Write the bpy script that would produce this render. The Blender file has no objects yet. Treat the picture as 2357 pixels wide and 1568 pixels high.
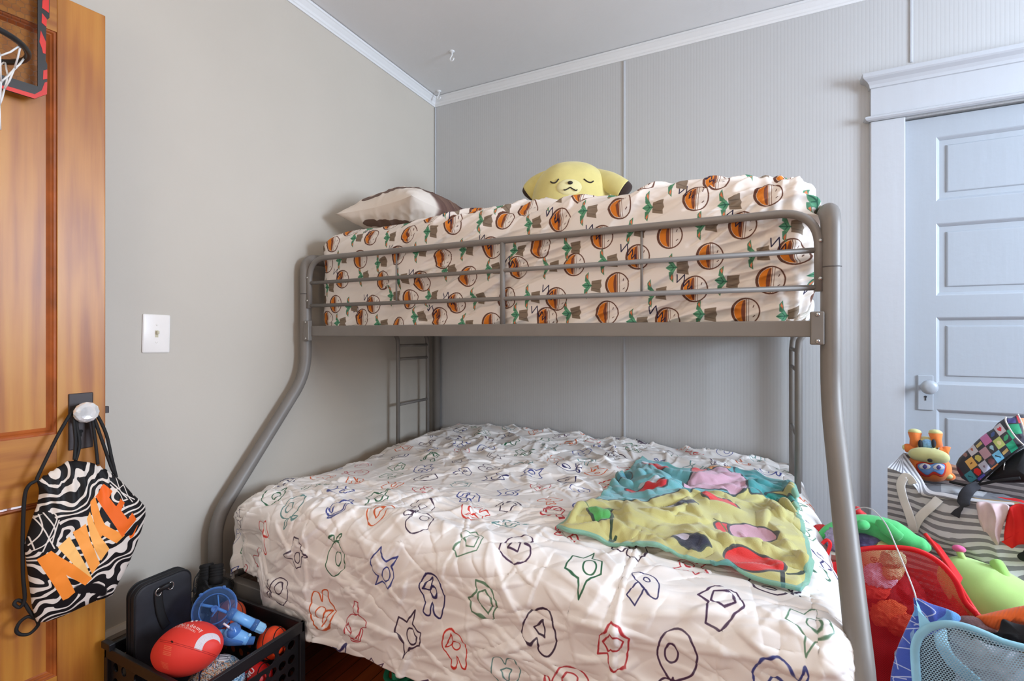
import bpy, bmesh, math, random
import numpy as np
from mathutils import Vector, Matrix

# ------------------------------------------------------------------ camera model (used to take real positions from the photo)
IW, IH, F, HY = 2357, 1568, 1111.0, 770.0
YAW = math.radians(26.0)
CAM = np.array([1.856, -2.641, 1.2])
AX = np.array([-math.sin(YAW), math.cos(YAW), 0.0])
RT = np.array([math.cos(YAW), math.sin(YAW), 0.0])
UP = np.array([0.0, 0.0, 1.0])
def ray(px, py): return AX + RT * ((px - IW / 2) / F) + UP * ((HY - py) / F)
def at_y(px, py, y): d = ray(px, py); return CAM + d * ((y - CAM[1]) / d[1])
def at_x(px, py, x): d = ray(px, py); return CAM + d * ((x - CAM[0]) / d[0])
def at_z(px, py, z): d = ray(px, py); return CAM + d * ((z - CAM[2]) / d[2])
def at_plane(px, py, o, n):
    d = ray(px, py); o = np.asarray(o, float); n = np.asarray(n, float)
    return CAM + d * (np.dot(o - CAM, n) / np.dot(d, n))

SC = bpy.context.scene
COL = SC.collection
rng = np.random.default_rng(7)

# ------------------------------------------------------------------ scene graph helpers
def tag(o, label=None, cat=None, group=None, kind=None):
    if label: o['label'] = label
    if cat: o['category'] = cat
    if group: o['group'] = group
    if kind: o['kind'] = kind
    return o
def thing(name, label, cat, loc=(0, 0, 0), group=None, kind=None):
    o = bpy.data.objects.new(name, None); COL.objects.link(o)
    o.location = Vector([float(c) for c in loc]); o.empty_display_size = .05
    return tag(o, label, cat, group, kind)
def world_loc(p):
    v = Vector((0, 0, 0))
    while p is not None:
        v = v + p.location; p = p.parent
    return v
def obj(name, vf, mat, parent=None, uv=None, smooth=True, label=None, cat=None, group=None, kind=None, org=None):
    """vf = (verts, faces) in WORLD coordinates; stored relative to the parent / origin."""
    v, f = vf[0], vf[1]
    if uv is None and len(vf) > 2: uv = vf[2]
    v = np.asarray(v, float).reshape(-1, 3)
    me = bpy.data.meshes.new(name)
    off = np.zeros(3)
    if parent is not None: off = np.array(world_loc(parent))
    if org is None: base = v.mean(0) if len(v) else np.zeros(3)
    else: base = np.asarray(org, float)
    if len(f) > 3000 and all(len(q) == 4 for q in f[:50]) and all(len(q) == 4 for q in f):
        q = np.asarray(f, np.int32); me.vertices.add(len(v)); me.vertices.foreach_set('co', (v - base).astype(np.float32).ravel())
        me.loops.add(q.size); me.loops.foreach_set('vertex_index', q.ravel()); me.polygons.add(len(q))
        me.polygons.foreach_set('loop_start', np.arange(0, q.size, 4, dtype=np.int32)); me.update(calc_edges=True)
    else: me.from_pydata((v - base).tolist(), [], [list(map(int, q)) for q in f])
    if uv is not None:
        ul = me.uv_layers.new(name='UVMap')
        li = np.zeros(len(me.loops), np.int32); me.loops.foreach_get('vertex_index', li)
        ul.data.foreach_set('uv', np.asarray(uv, np.float32)[li].ravel())
    if smooth: me.polygons.foreach_set('use_smooth', [True] * len(me.polygons))
    me.update()
    o = bpy.data.objects.new(name, me); COL.objects.link(o)
    o.location = Vector((base - off).tolist())
    if parent is not None: o.parent = parent
    if mat is not None: me.materials.append(mat)
    return tag(o, label, cat, group, kind)

def join(*parts):
    V, Fc, U, n = [], [], [], 0
    anyuv = any(len(p) > 2 and p[2] is not None for p in parts)
    for p in parts:
        v = np.asarray(p[0], float).reshape(-1, 3)
        V.append(v); Fc += [[i + n for i in q] for q in p[1]]
        if anyuv: U.append(np.asarray(p[2]) if len(p) > 2 and p[2] is not None else np.zeros((len(v), 2)))
        n += len(v)
    return (np.vstack(V), Fc, np.vstack(U)) if anyuv else (np.vstack(V), Fc)
def xf(vf, M):
    v = np.asarray(vf[0], float); R = np.asarray(M.to_3x3()); t = np.asarray(M.translation)
    return (v @ R.T + t,) + tuple(vf[1:])
def box(a, b, bev=0.0, seg=2):
    a, b = np.minimum(a, b), np.maximum(a, b)
    bm = bmesh.new(); bmesh.ops.create_cube(bm, size=1)
    for v in bm.verts: v.co = Vector([a[i] + (v.co[i] + .5) * (b[i] - a[i]) for i in range(3)])
    if bev > 0: bmesh.ops.bevel(bm, geom=list(bm.edges), offset=bev, segments=seg, profile=.5, affect='EDGES')
    return frombm(bm)
def frombm(bm):
    bm.verts.index_update()
    r = (np.array([v.co[:] for v in bm.verts]), [[v.index for v in f.verts] for f in bm.faces]); bm.free(); return r
def obox(o, ex, ey, ez, a, b, bev=0.0, seg=2):
    """box in a local frame (o, ex, ey, ez)"""
    v, f = box(a, b, bev, seg)
    return (np.asarray(o, float) + v[:, :1] * ex + v[:, 1:2] * ey + v[:, 2:3] * ez, f)
def fillet(pts, r, n=6):
    P = [np.asarray(p, float) for p in pts]; out = [P[0]]
    rr = r if hasattr(r, '__len__') else [r] * len(P)
    for i in range(1, len(P) - 1):
        a, b, c = P[i - 1], P[i], P[i + 1]
        u = (a - b); lu = np.linalg.norm(u); u /= lu
        w = (c - b); lw = np.linalg.norm(w); w /= lw
        ang = math.acos(max(-1, min(1, float(np.dot(u, w)))))
        if ang > 3.1: out.append(b); continue
        t = min(rr[i] / math.tan(ang / 2), lu * .49, lw * .49)
        p0, p1 = b + u * t, b + w * t
        for k in range(n + 1):
            s = k / n; out.append((1 - s) ** 2 * p0 + 2 * s * (1 - s) * b + s * s * p1)
    out.append(P[-1]); return np.array(out)
def spline(pts, n=8, closed=False):
    P = np.asarray(pts, float); m = len(P); out = []
    rngi = range(m) if closed else range(m - 1)
    for i in rngi:
        if closed: a, b, c, d = P[(i - 1) % m], P[i], P[(i + 1) % m], P[(i + 2) % m]
        else: a, b, c, d = P[max(i - 1, 0)], P[i], P[i + 1], P[min(i + 2, m - 1)]
        for k in range(n):
            t = k / n
            out.append(.5 * ((2 * b) + (c - a) * t + (2 * a - 5 * b + 4 * c - d) * t * t + (3 * b - a - 3 * c + d) * t ** 3))
    if not closed: out.append(P[-1])
    return np.array(out)
def tube(path, r, n=12, closed=False, caps=True, flat=None, normal=None):
    """sweep a circle (or an ellipse: flat=(a,b) with 'normal' giving the b axis) along path"""
    P = np.asarray(path, float); m = len(P)
    rad = np.full(m, r) if np.isscalar(r) else np.asarray(r, float)
    T = np.gradient(P, axis=0) if not closed else np.roll(P, -1, 0) - np.roll(P, 1, 0)
    T /= np.linalg.norm(T, axis=1)[:, None] + 1e-12
    ref = np.array([0, 0, 1.]) if abs(T[0][2]) < .9 else np.array([1., 0, 0])
    N = np.zeros_like(P); nn = ref - T[0] * np.dot(ref, T[0]); nn /= np.linalg.norm(nn)
    for i in range(m):
        nn = nn - T[i] * np.dot(nn, T[i]); nn /= np.linalg.norm(nn) + 1e-12; N[i] = nn
    if normal is not None:
        for i in range(m):
            nn = np.asarray(normal(i) if callable(normal) else normal, float)
            nn = nn - T[i] * np.dot(nn, T[i]); N[i] = nn / (np.linalg.norm(nn) + 1e-12)
    B = np.cross(T, N)
    a = np.linspace(0, 2 * np.pi, n, endpoint=False)
    fa, fb = (1, 1) if flat is None else flat
    V = (P[:, None] + rad[:, None, None] * (np.cos(a)[None, :, None] * N[:, None] * fb + np.sin(a)[None, :, None] * B[:, None] * fa)).reshape(-1, 3)
    Fc = []
    for i in range(m if closed else m - 1):
        j = (i + 1) % m
        for k in range(n):
            l = (k + 1) % n; Fc.append((i * n + k, i * n + l, j * n + l, j * n + k))
    if caps and not closed:
        Fc.append(tuple(range(n - 1, -1, -1))); Fc.append(tuple((m - 1) * n + k for k in range(n)))
    arc = np.concatenate([[0], np.cumsum(np.linalg.norm(np.diff(P, axis=0), axis=1))])
    uv = np.stack([np.repeat(arc, n), np.tile(a / (2 * np.pi), m)], 1)
    return V, Fc, uv
def lathe(prof, n=32, o=(0, 0, 0), ez=(0, 0, 1)):
    ez = np.asarray(ez, float); ez = ez / np.linalg.norm(ez)
    ref = np.array([1., 0, 0]) if abs(ez[0]) < .8 else np.array([0, 1., 0])
    ex = np.cross(ref, ez); ex /= np.linalg.norm(ex); ey = np.cross(ez, ex)
    V = []; Fc = []; m = len(prof)
    for r, h in prof:
        for k in range(n):
            t = 2 * np.pi * k / n; V.append(np.asarray(o) + ez * h + (ex * math.cos(t) + ey * math.sin(t)) * max(r, 1e-5))
    for i in range(m - 1):
        for k in range(n):
            l = (k + 1) % n; Fc.append((i * n + k, i * n + l, (i + 1) * n + l, (i + 1) * n + k))
    Fc.append(tuple(range(n - 1, -1, -1))); Fc.append(tuple((m - 1) * n + k for k in range(n)))
    return np.array(V), Fc
def gridf(P, wrap_u=False, wrap_v=False, flip=False, uv=None):
    nu, nv = P.shape[:2]; V = P.reshape(-1, 3); Fc = []
    iu = np.arange(nu if wrap_u else nu - 1); iv = np.arange(nv if wrap_v else nv - 1)
    A, B = np.meshgrid(iu, iv, indexing='ij'); A2, B2 = (A + 1) % nu, (B + 1) % nv
    q = np.stack([A * nv + B, A2 * nv + B, A2 * nv + B2, A * nv + B2], -1).reshape(-1, 4)
    if flip: q = q[:, ::-1]
    return (V, q.tolist()) if uv is None else (V, q.tolist(), uv.reshape(-1, 2))
def ellipsoid(c, ex, ey, ez, nu=28, nv=18, p=2.0, f=None):
    """closed blob; ex,ey,ez are semi-axis vectors, p superellipse power, f(unit)->unit deforms"""
    th = np.linspace(0, np.pi, nv); ph = np.linspace(0, 2 * np.pi, nu, endpoint=False)
    TH, PH = np.meshgrid(th, ph, indexing='ij')
    D = np.stack([np.sin(TH) * np.cos(PH), np.sin(TH) * np.sin(PH), np.cos(TH)], -1).reshape(-1, 3)
    if p != 2.0:
        k = (np.abs(D) ** p).sum(1) ** (-1 / p); D = D * k[:, None]
    if f is not None: D = f(D)
    V = np.asarray(c, float) + D[:, :1] * np.asarray(ex, float) + D[:, 1:2] * np.asarray(ey, float) + D[:, 2:3] * np.asarray(ez, float)
    Fc = []
    for i in range(nv - 1):
        for k in range(nu):
            l = (k + 1) % nu
            a, b, c2, d = i * nu + k, (i + 1) * nu + k, (i + 1) * nu + l, i * nu + l
            if i == 0: Fc.append((a, b, c2))
            elif i == nv - 2: Fc.append((a, b, d))
            else: Fc.append((a, b, c2, d))
    return V, Fc, np.stack([PH / (2 * np.pi), 1 - TH / np.pi], -1).reshape(-1, 2)
def extrude(poly, d, o=(0, 0, 0), ex=(1, 0, 0), ey=(0, 0, 1), en=(0, -1, 0)):
    """polygon (2-D list) in plane ex/ey, thickness d along en"""
    o, ex, ey, en = [np.asarray(q, float) for q in (o, ex, ey, en)]; P = np.asarray(poly, float); n = len(P)
    A = o + P[:, :1] * ex + P[:, 1:2] * ey; V = np.vstack([A, A + en * d])
    Fc = [tuple(range(n))[::-1], tuple(range(n, 2 * n))] + [(i, (i + 1) % n, n + (i + 1) % n, n + i) for i in range(n)]
    return V, Fc
def puff(outline, o, ex, ey, en, depth, rings=14, back=None, prof=.5):
    """inflated cushion from a closed outline (2-D, star-shaped about its centroid)"""
    P = np.asarray(outline, float); c = P.mean(0); n = len(P)
    o, ex, ey, en = [np.asarray(q, float) for q in (o, ex, ey, en)]
    back = depth if back is None else back
    V = []; Q = []
    rr = np.sin(np.linspace(0, np.pi / 2, rings + 1))[::-1]
    for side, dp in ((1, depth), (-1, back)):
        for i, r in enumerate(rr):
            if side < 0 and i == 0: continue
            q = c + (P - c) * max(r, 1e-3); h = dp * max(0, 1 - r * r) ** prof * side
            V.append(o + q[:, :1] * ex + q[:, 1:2] * ey + en * h); Q.append(q)
    Fc = []
    def ring(a, b, fl):
        for k in range(n):
            l = (k + 1) % n; f = (a * n + k, a * n + l, b * n + l, b * n + k); Fc.append(f if fl else f[::-1])
    for i in range(rings): ring(i, i + 1, True)
    ring(0, rings + 1, False)
    for i in range(rings + 1, 2 * rings): ring(i, i + 1, False)
    Fc.append(tuple(rings * n + k for k in range(n))); Fc.append(tuple(2 * rings * n + k for k in range(n))[::-1])
    return np.vstack(V), Fc, np.vstack(Q)

# ------------------------------------------------------------------ noise
_perm = rng.permutation(4096); _g = rng.normal(size=(4096, 3)); _g /= np.linalg.norm(_g, axis=1)[:, None]
def noise(x, y, z=0.0):
    x, y, z = np.broadcast_arrays(np.asarray(x, float), np.asarray(y, float), np.asarray(z, float))
    xi, yi, zi = np.floor(x).astype(int), np.floor(y).astype(int), np.floor(z).astype(int)
    fx, fy, fz = x - xi, y - yi, z - zi
    def s(t): return t * t * t * (t * (t * 6 - 15) + 10)
    u, v, w = s(fx), s(fy), s(fz); out = 0
    for a in (0, 1):
        for b in (0, 1):
            for c in (0, 1):
                h = _perm[(_perm[(_perm[(xi + a) % 4096] + yi + b) % 4096] + zi + c) % 4096]
                gr = _g[h]; d = gr[..., 0] * (fx - a) + gr[..., 1] * (fy - b) + gr[..., 2] * (fz - c)
                out = out + d * (u if a else 1 - u) * (v if b else 1 - v) * (w if c else 1 - w)
    return out * 1.5
def fbm(x, y, z=0.0, o=4):
    r, a, f = 0, 1, 1
    for i in range(o): r = r + a * noise(np.asarray(x) * f, np.asarray(y) * f, z + 7.3 * i); a *= .5; f *= 2.03
    return r
def ridge(x, y, z=0.0): return (1 - np.minimum(1, np.abs(noise(x, y, z)) * 2.4)) ** 2
def creases(U, V, n, box_, ang, ln, wd, am, seed, curve=1.2):
    """sharp fabric creases: short curved crests with soft valleys beside them, on a regular (U,V) grid"""
    r = np.random.default_rng(seed); H = np.zeros(U.shape); u0, v0 = U[0, 0], V[0, 0]; su, sv = U[1, 0] - U[0, 0], V[0, 1] - V[0, 0]
    for _ in range(n):
        cu, cvv = r.uniform(box_[0], box_[1]), r.uniform(box_[2], box_[3])
        a = ang(cu, cvv, r) if callable(ang) else r.normal(*ang)
        L, w, h = r.uniform(*ln) / 2, r.uniform(*wd), r.uniform(*am) * r.choice([1, 1, 1, -.7]); c = r.normal(0, curve)
        R = L + 7 * w
        ia, ib = sorted((int((cu - R - u0) / su), int((cu + R - u0) / su))); ja, jb = sorted((int((cvv - R - v0) / sv), int((cvv + R - v0) / sv)))
        ia, ja = max(ia, 0), max(ja, 0); ib, jb = min(ib + 1, U.shape[0]), min(jb + 1, U.shape[1])
        if ib <= ia or jb <= ja: continue
        x, y = U[ia:ib, ja:jb] - cu, V[ia:ib, ja:jb] - cvv
        p = x * math.cos(a) + y * math.sin(a); q = -x * math.sin(a) + y * math.cos(a) + c * p * p
        t = np.clip(1 - (p / L) ** 2, 0, 1); ww = w * (.4 + .6 * t); k1, k2 = (3.4, .75) if r.random() < .5 else (.75, 3.4)
        b = np.where(q > 0, q / (ww * k1), -q / (ww * k2))
        H[ia:ib, ja:jb] += h * t * np.exp(-b ** 1.15) * np.clip(1 - (np.hypot(x, y) / R) ** 4, 0, 1)
    return H
def sstep(a, b, x): t = np.clip((np.asarray(x, float) - a) / (b - a), 0, 1); return t * t * (3 - 2 * t)

# ------------------------------------------------------------------ materials
def lin(c):
    c = np.asarray(c, float) / 255.0
    return tuple(np.where(c <= .04045, c / 12.92, ((c + .055) / 1.055) ** 2.4).tolist())
MATS = {}
class N:
    def __init__(s, name):
        s.m = bpy.data.materials.new(name); s.m.use_nodes = True; s.t = s.m.node_tree; s.n = s.t.nodes; s.l = s.t.links
        s.b = s.n['Principled BSDF']; s.out = s.n['Material Output']
    def new(s, ty, **kw):
        k = s.n.new(ty)
        for a, b in kw.items():
            if a.startswith('i_'): k.inputs[a[2:].replace('_', ' ')].default_value = b
            else: setattr(k, a, b)
        return k
    def link(s, a, b): s.l.new(a, b)
    def math(s, op, a, b=None):
        k = s.n.new('ShaderNodeMath'); k.operation = op
        for i, q in enumerate((a, b)):
            if q is None: continue
            if isinstance(q, (int, float)): k.inputs[i].default_value = q
            else: s.l.new(q, k.inputs[i])
        return k.outputs[0]
    def ramp(s, fac, stops):
        k = s.n.new('ShaderNodeValToRGB'); e = k.color_ramp.elements
        while len(e) < len(stops): e.new(.5)
        for q, (p, c) in zip(e, stops): q.position = p; q.color = (*lin(c), 1)
        s.l.new(fac, k.inputs[0]); return k.outputs[0]
    def coord(s, scale=(1, 1, 1), kind='Object'):
        tc = s.n.new('ShaderNodeTexCoord'); mp = s.n.new('ShaderNodeMapping'); mp.inputs['Scale'].default_value = scale
        s.l.new(tc.outputs[kind], mp.inputs['Vector']); return mp.outputs[0]
    def noise(s, vec, scale, detail=4, rough=.55):
        k = s.n.new('ShaderNodeTexNoise'); k.inputs['Scale'].default_value = scale; k.inputs['Detail'].default_value = detail
        k.inputs['Roughness'].default_value = rough; s.l.new(vec, k.inputs['Vector']); return k.outputs[0]
    def bump(s, h, strength=.3, dist=.002, prev=None):
        k = s.n.new('ShaderNodeBump'); k.inputs['Strength'].default_value = strength; k.inputs['Distance'].default_value = dist
        s.l.new(h, k.inputs['Height'])
        if prev is not None: s.l.new(prev, k.inputs['Normal'])
        s.l.new(k.outputs[0], s.b.inputs['Normal']); return k.outputs[0]
def mat(name, c, rough=.5, metal=0.0, var=.06, vs=6.0, bump=0.0, bs=60.0, bd=.002, spec=.5, sheen=0.0, trans=0.0, ior=1.45, coat=0.0, alpha=1.0):
    if name in MATS: return MATS[name]
    k = N(name); c = np.asarray(c, float); v = k.coord()
    nz = k.noise(v, vs)
    k.link(k.ramp(nz, [(.3, c * (1 - var)), (.7, np.minimum(255, c * (1 + var)))]), k.b.inputs['Base Color'])
    k.b.inputs['Roughness'].default_value = rough; k.b.inputs['Metallic'].default_value = metal
    k.b.inputs['Specular IOR Level'].default_value = spec; k.b.inputs['IOR'].default_value = ior
    k.b.inputs['Transmission Weight'].default_value = trans; k.b.inputs['Coat Weight'].default_value = coat
    k.b.inputs['Alpha'].default_value = alpha
    if sheen: k.b.inputs['Sheen Weight'].default_value = sheen; k.b.inputs['Sheen Roughness'].default_value = .5
    if bump: k.bump(k.noise(v, bs, 3), bump, bd)
    MATS[name] = k.m; return k.m

# ------------------------------------------------------------------ drawing prints in memory (procedural, no files)
class Canvas:
    def __init__(s, w, h, bg, x0=0, y0=0, x1=1, y1=1):
        """pixel grid covering [x0,x1] x [y0,y1] of print coordinates (metres)"""
        s.w, s.h = w, h; s.a = np.empty((h, w, 3), np.float32); s.a[:] = np.asarray(bg, np.float32) / 255
        s.x0, s.y0, s.sx, s.sy = x0, y0, w / (x1 - x0), h / (y1 - y0); s.x1, s.y1 = x1, y1
    def grid(s):
        X = s.x0 + (np.arange(s.w) + .5) / s.sx; Y = s.y0 + (np.arange(s.h) + .5) / s.sy
        return np.meshgrid(X, Y)
    def _win(s, P, m):
        a = int(max(0, (P[:, 0].min() - m - s.x0) * s.sx)); b = int(min(s.w, (P[:, 0].max() + m - s.x0) * s.sx + 2))
        c = int(max(0, (P[:, 1].min() - m - s.y0) * s.sy)); d = int(min(s.h, (P[:, 1].max() + m - s.y0) * s.sy + 2))
        if b <= a or d <= c: return None
        X = s.x0 + (np.arange(a, b) + .5) / s.sx; Y = s.y0 + (np.arange(c, d) + .5) / s.sy
        return a, b, c, d, *np.meshgrid(X, Y)
    def blend(s, win, al, col):
        a, b, c, d = win[:4]; al = al[..., None].astype(np.float32)
        s.a[c:d, a:b] = s.a[c:d, a:b] * (1 - al) + np.asarray(col, np.float32) / 255 * al
    def poly(s, P, col, al=1.0):
        P = np.asarray(P, float); w = s._win(P, 0)
        if w is None: return
        ins = np.zeros(w[4].shape)
        for ox, oy in ((-.25, -.25), (.25, -.25), (-.25, .25), (.25, .25)):
            X = w[4] + ox / s.sx; Y = w[5] + oy / s.sy; c = np.zeros(X.shape, bool)
            for (xa, ya), (xb, yb) in zip(P, np.roll(P, -1, 0)):
                if ya == yb: continue
                c ^= ((ya > Y) != (yb > Y)) & (X < (xb - xa) * (Y - ya) / (yb - ya) + xa)
            ins += c * .25
        s.blend(w, ins * al, col)
    def line(s, P, wd, col, closed=False, al=1.0):
        P = np.asarray(P, float)
        if closed: P = np.vstack([P, P[:1]])
        w = s._win(P, wd)
        if w is None: return
        D = np.full(w[4].shape, 1e9)
        for p, q in zip(P[:-1], P[1:]):
            d = q - p; L = (d * d).sum() + 1e-12
            t = np.clip(((w[4] - p[0]) * d[0] + (w[5] - p[1]) * d[1]) / L, 0, 1)
            D = np.minimum(D, np.hypot(w[4] - p[0] - t * d[0], w[5] - p[1] - t * d[1]))
        s.blend(w, np.clip((wd / 2 - D) * s.sx + .5, 0, 1) * al, col)
    def text(s, txt, o, ex, ey, size, col, bold=0.0):
        """lettering from the built-in vector font; o = left end of the baseline"""
        cu = bpy.data.curves.new('tmp', 'FONT'); cu.body = txt; cu.size = 1.0; cu.offset = bold
        ob = bpy.data.objects.new('tmp', cu); COL.objects.link(ob)
        me = ob.to_mesh(); me.calc_loop_triangles()
        v = np.array([q.co[:2] for q in me.vertices]).reshape(-1, 2); tr = [t.vertices[:] for t in me.loop_triangles]
        o, ex, ey = [np.asarray(q, float) for q in (o, ex, ey)]
        P = o + (v[:, :1] * ex + v[:, 1:2] * ey) * size
        for t in tr: s.poly(P[list(t)], col)
        wd = (v[:, 0].max() - v[:, 0].min()) * size if len(v) else 0
        ob.to_mesh_clear(); bpy.data.objects.remove(ob); bpy.data.curves.remove(cu); return wd
    def image(s, name):
        im = bpy.data.images.new(name, s.w, s.h)
        px = np.ones((s.h, s.w, 4), np.float32); px[..., :3] = np.clip(s.a, 0, 1)
        im.pixels.foreach_set(px.ravel()); im.update(); return im
def rot(P, a): c, s = math.cos(a), math.sin(a); P = np.asarray(P, float); return np.stack([P[:, 0] * c - P[:, 1] * s, P[:, 0] * s + P[:, 1] * c], 1)
def circ(cx, cy, rx, ry=None, n=28, a0=0, a1=2 * math.pi):
    ry = rx if ry is None else ry; t = np.linspace(a0, a1, n, endpoint=abs(a1 - a0 - 2 * math.pi) > 1e-6)
    return np.stack([cx + rx * np.cos(t), cy + ry * np.sin(t)], 1)
def printed(name, canvas, rough=.85, bump=.15, bs=900.0, bd=.0006, sheen=.0, weave=None, spec=.3):
    """fabric material whose print lives in the cloth's own UV space"""
    k = N(name); uvn = k.n.new('ShaderNodeUVMap'); mp = k.n.new('ShaderNodeMapping')
    sx, sy = 1 / (canvas.x1 - canvas.x0), 1 / (canvas.y1 - canvas.y0)
    mp.inputs['Scale'].default_value = (sx, sy, 1); mp.inputs['Location'].default_value = (-canvas.x0 * sx, -canvas.y0 * sy, 0)
    k.link(uvn.outputs[0], mp.inputs['Vector'])
    tx = k.n.new('ShaderNodeTexImage'); tx.image = canvas.image(name); tx.interpolation = 'Cubic'; k.link(mp.outputs[0], tx.inputs['Vector'])
    k.link(tx.outputs[0], k.b.inputs['Base Color'])
    k.b.inputs['Roughness'].default_value = rough; k.b.inputs['Specular IOR Level'].default_value = spec
    if sheen: k.b.inputs['Sheen Weight'].default_value = sheen
    if bump: k.bump(k.noise(k.coord(), bs, 2), bump, bd)
    return k.m
# ------------------------------------------------------------------ camera / world / colour management
cam = bpy.data.objects.new('camera', bpy.data.cameras.new('camera')); COL.objects.link(cam)
cam.location = CAM.tolist(); cam.rotation_euler = (math.pi / 2, 0, YAW)
cam.data.sensor_width = 36.0; cam.data.lens = F / IW * 36.0; cam.data.shift_y = -(IH / 2 - HY) / IW; cam.data.clip_start = .02
SC.camera = cam
SC.cycles.max_bounces = 8; SC.cycles.diffuse_bounces = 4; SC.cycles.glossy_bounces = 3; SC.cycles.transmission_bounces = 6; SC.cycles.transparent_max_bounces = 10
SC.view_settings.view_transform = 'Standard'; SC.view_settings.look = 'None'
SC.view_settings.gamma = 1.0; SC.view_settings.use_curve_mapping = False
SC.view_settings.exposure = -0.20

RX, FY, CZ = 4.90, -3.75, 2.755           # right wall, front wall, ceiling
WR = (-1.80, -.65, 1.30, 2.48)             # window in the right wall: y0, y1, z0, z1
WF = (.75, 1.95, .80, 2.15)               # unseen window added for fill light in the front wall (behind the camera): x0, x1, z0, z1

# ------------------------------------------------------------------ wall, ceiling and floor materials
def wall_mat():
    k = N('left wall paint'); v = k.coord()
    k.link(k.ramp(k.noise(v, 1.3, 3), [(.3, (189, 181, 169)), (.7, (195, 187, 175))]), k.b.inputs['Base Color'])
    k.b.inputs['Roughness'].default_value = .62
    b = k.bump(k.noise(v, 26, 5), .12, .004); k.bump(k.noise(v, 170, 3), .10, .001, b); return k.m
def panel_mat():
    k = N('ribbed panel paint'); v = k.coord()
    sx = k.n.new('ShaderNodeSeparateXYZ'); k.link(v, sx.inputs[0])
    w = k.math('SINE', k.math('MULTIPLY', sx.outputs[0], 2 * math.pi / .0145))
    g = k.math('POWER', k.math('MULTIPLY', k.math('ADD', w, 1.0), .5), 4.0)
    nz = k.noise(k.coord((60, 60, 1.2)), 1.0, 4)
    mx = k.n.new('ShaderNodeMix'); mx.data_type = 'RGBA'
    k.link(k.math('MULTIPLY', g, k.math('MULTIPLY', nz, .8)), mx.inputs['Factor'])
    mx.inputs[6].default_value = (*lin((190, 190, 190)), 1); mx.inputs[7].default_value = (*lin((179, 179, 179)), 1)
    k.link(mx.outputs[2], k.b.inputs['Base Color']); k.b.inputs['Roughness'].default_value = .5
    k.bump(k.math('ADD', k.math('MULTIPLY', g, -1.0), k.math('MULTIPLY', nz, .5)), .16, .001); return k.m
def paint_mat(name, c, rough=.4):
    k = N(name); v = k.coord()
    k.link(k.ramp(k.noise(v, 2.0, 3), [(.3, np.array(c) * .98), (.7, c)]), k.b.inputs['Base Color'])
    k.b.inputs['Roughness'].default_value = rough
    b = k.bump(k.noise(k.coord((30, 30, 3)), 1.0, 5), .22, .004); k.bump(k.noise(v, 35, 2), .12, .004, b); return k.m
def floor_mat():
    k = N('stained floor boards'); v = k.coord()
    sx = k.n.new('ShaderNodeSeparateXYZ'); k.link(v, sx.inputs[0])
    u = k.math('DIVIDE', sx.outputs[0], .057); fr = k.math('FRACT', u); fl = k.math('FLOOR', u)
    wn = k.n.new('ShaderNodeTexWhiteNoise'); wn.noise_dimensions = '1D'; k.link(fl, wn.inputs['W'])
    gr = k.noise(k.coord((40, 2.5, 1)), 1.0, 6)
    col = k.ramp(k.math('ADD', k.math('MULTIPLY', gr, .7), k.math('MULTIPLY', wn.outputs[0], .35)), [(.2, (92, 34, 16)), (.55, (136, 58, 26)), (.85, (164, 82, 40))])
    gap = k.math('LESS_THAN', k.math('ABSOLUTE', k.math('SUBTRACT', fr, .5)), .475)
    mx = k.n.new('ShaderNodeMix'); mx.data_type = 'RGBA'; k.link(gap, mx.inputs['Factor'])
    mx.inputs[6].default_value = (*lin((30, 12, 8)), 1); k.link(col, mx.inputs[7]); k.link(mx.outputs[2], k.b.inputs['Base Color'])
    k.b.inputs['Roughness'].default_value = .32; k.bump(k.math('ADD', gap, k.math('MULTIPLY', gr, .2)), .3, .002); return k.m
M_WALL, M_PANEL, M_FLOOR = wall_mat(), panel_mat(), floor_mat()
M_CEIL = paint_mat('ceiling paint', (232, 233, 234), .7)
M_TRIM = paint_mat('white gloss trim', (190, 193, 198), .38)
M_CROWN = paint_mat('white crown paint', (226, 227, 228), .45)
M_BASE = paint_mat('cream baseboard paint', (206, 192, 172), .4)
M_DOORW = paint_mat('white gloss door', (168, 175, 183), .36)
def struct(name, vf, m, label=None, parent=None, smooth=False, cat=None):
    return obj(name, vf, m, parent, smooth=smooth, label=label, cat=cat, kind='structure' if parent is None else None)

T = .12
struct('floor', box((-T, FY - T, -.08), (RX + T, T, 0)), M_FLOOR, 'red-brown stained narrow board floor under the bed')
struct('ceiling', box((-T, FY - T, CZ), (RX + T, T, CZ + .1)), M_CEIL, 'flat pale grey painted ceiling')
struct('wall_left', box((-T, FY, 0), (0, 0, CZ)), M_WALL, 'smooth beige-grey plaster wall with the light switch')
struct('wall_back', join(box((-T, 0, 0), (2.472, T, CZ)), box((2.472, 0, 2.14), (3.30, T, CZ)), box((3.30, 0, 0), (RX + T, T, CZ)), box((2.472, .10, 0), (3.30, T, 2.14))), M_PANEL, 'grey ribbed panelling wall behind the bunk bed')
y0, y1, z0, z1 = WR
struct('wall_right', join(box((RX, FY, 0), (RX + T, y0, CZ)), box((RX, y1, 0), (RX + T, 0, CZ)), box((RX, y0, 0), (RX + T, y1, z0)), box((RX, y0, z1), (RX + T, y1, CZ))), M_WALL, 'right wall holding the daylight window')
x0, x1, q0, q1 = WF
struct('wall_front', join(box((-T, FY - T, 0), (x0, FY, CZ)), box((x1, FY - T, 0), (RX + T, FY, CZ)), box((x0, FY - T, 0), (x1, FY, q0)), box((x0, FY - T, q1), (x1, FY, CZ))), M_WALL, 'front wall behind the camera with an added window for fill light')
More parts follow.
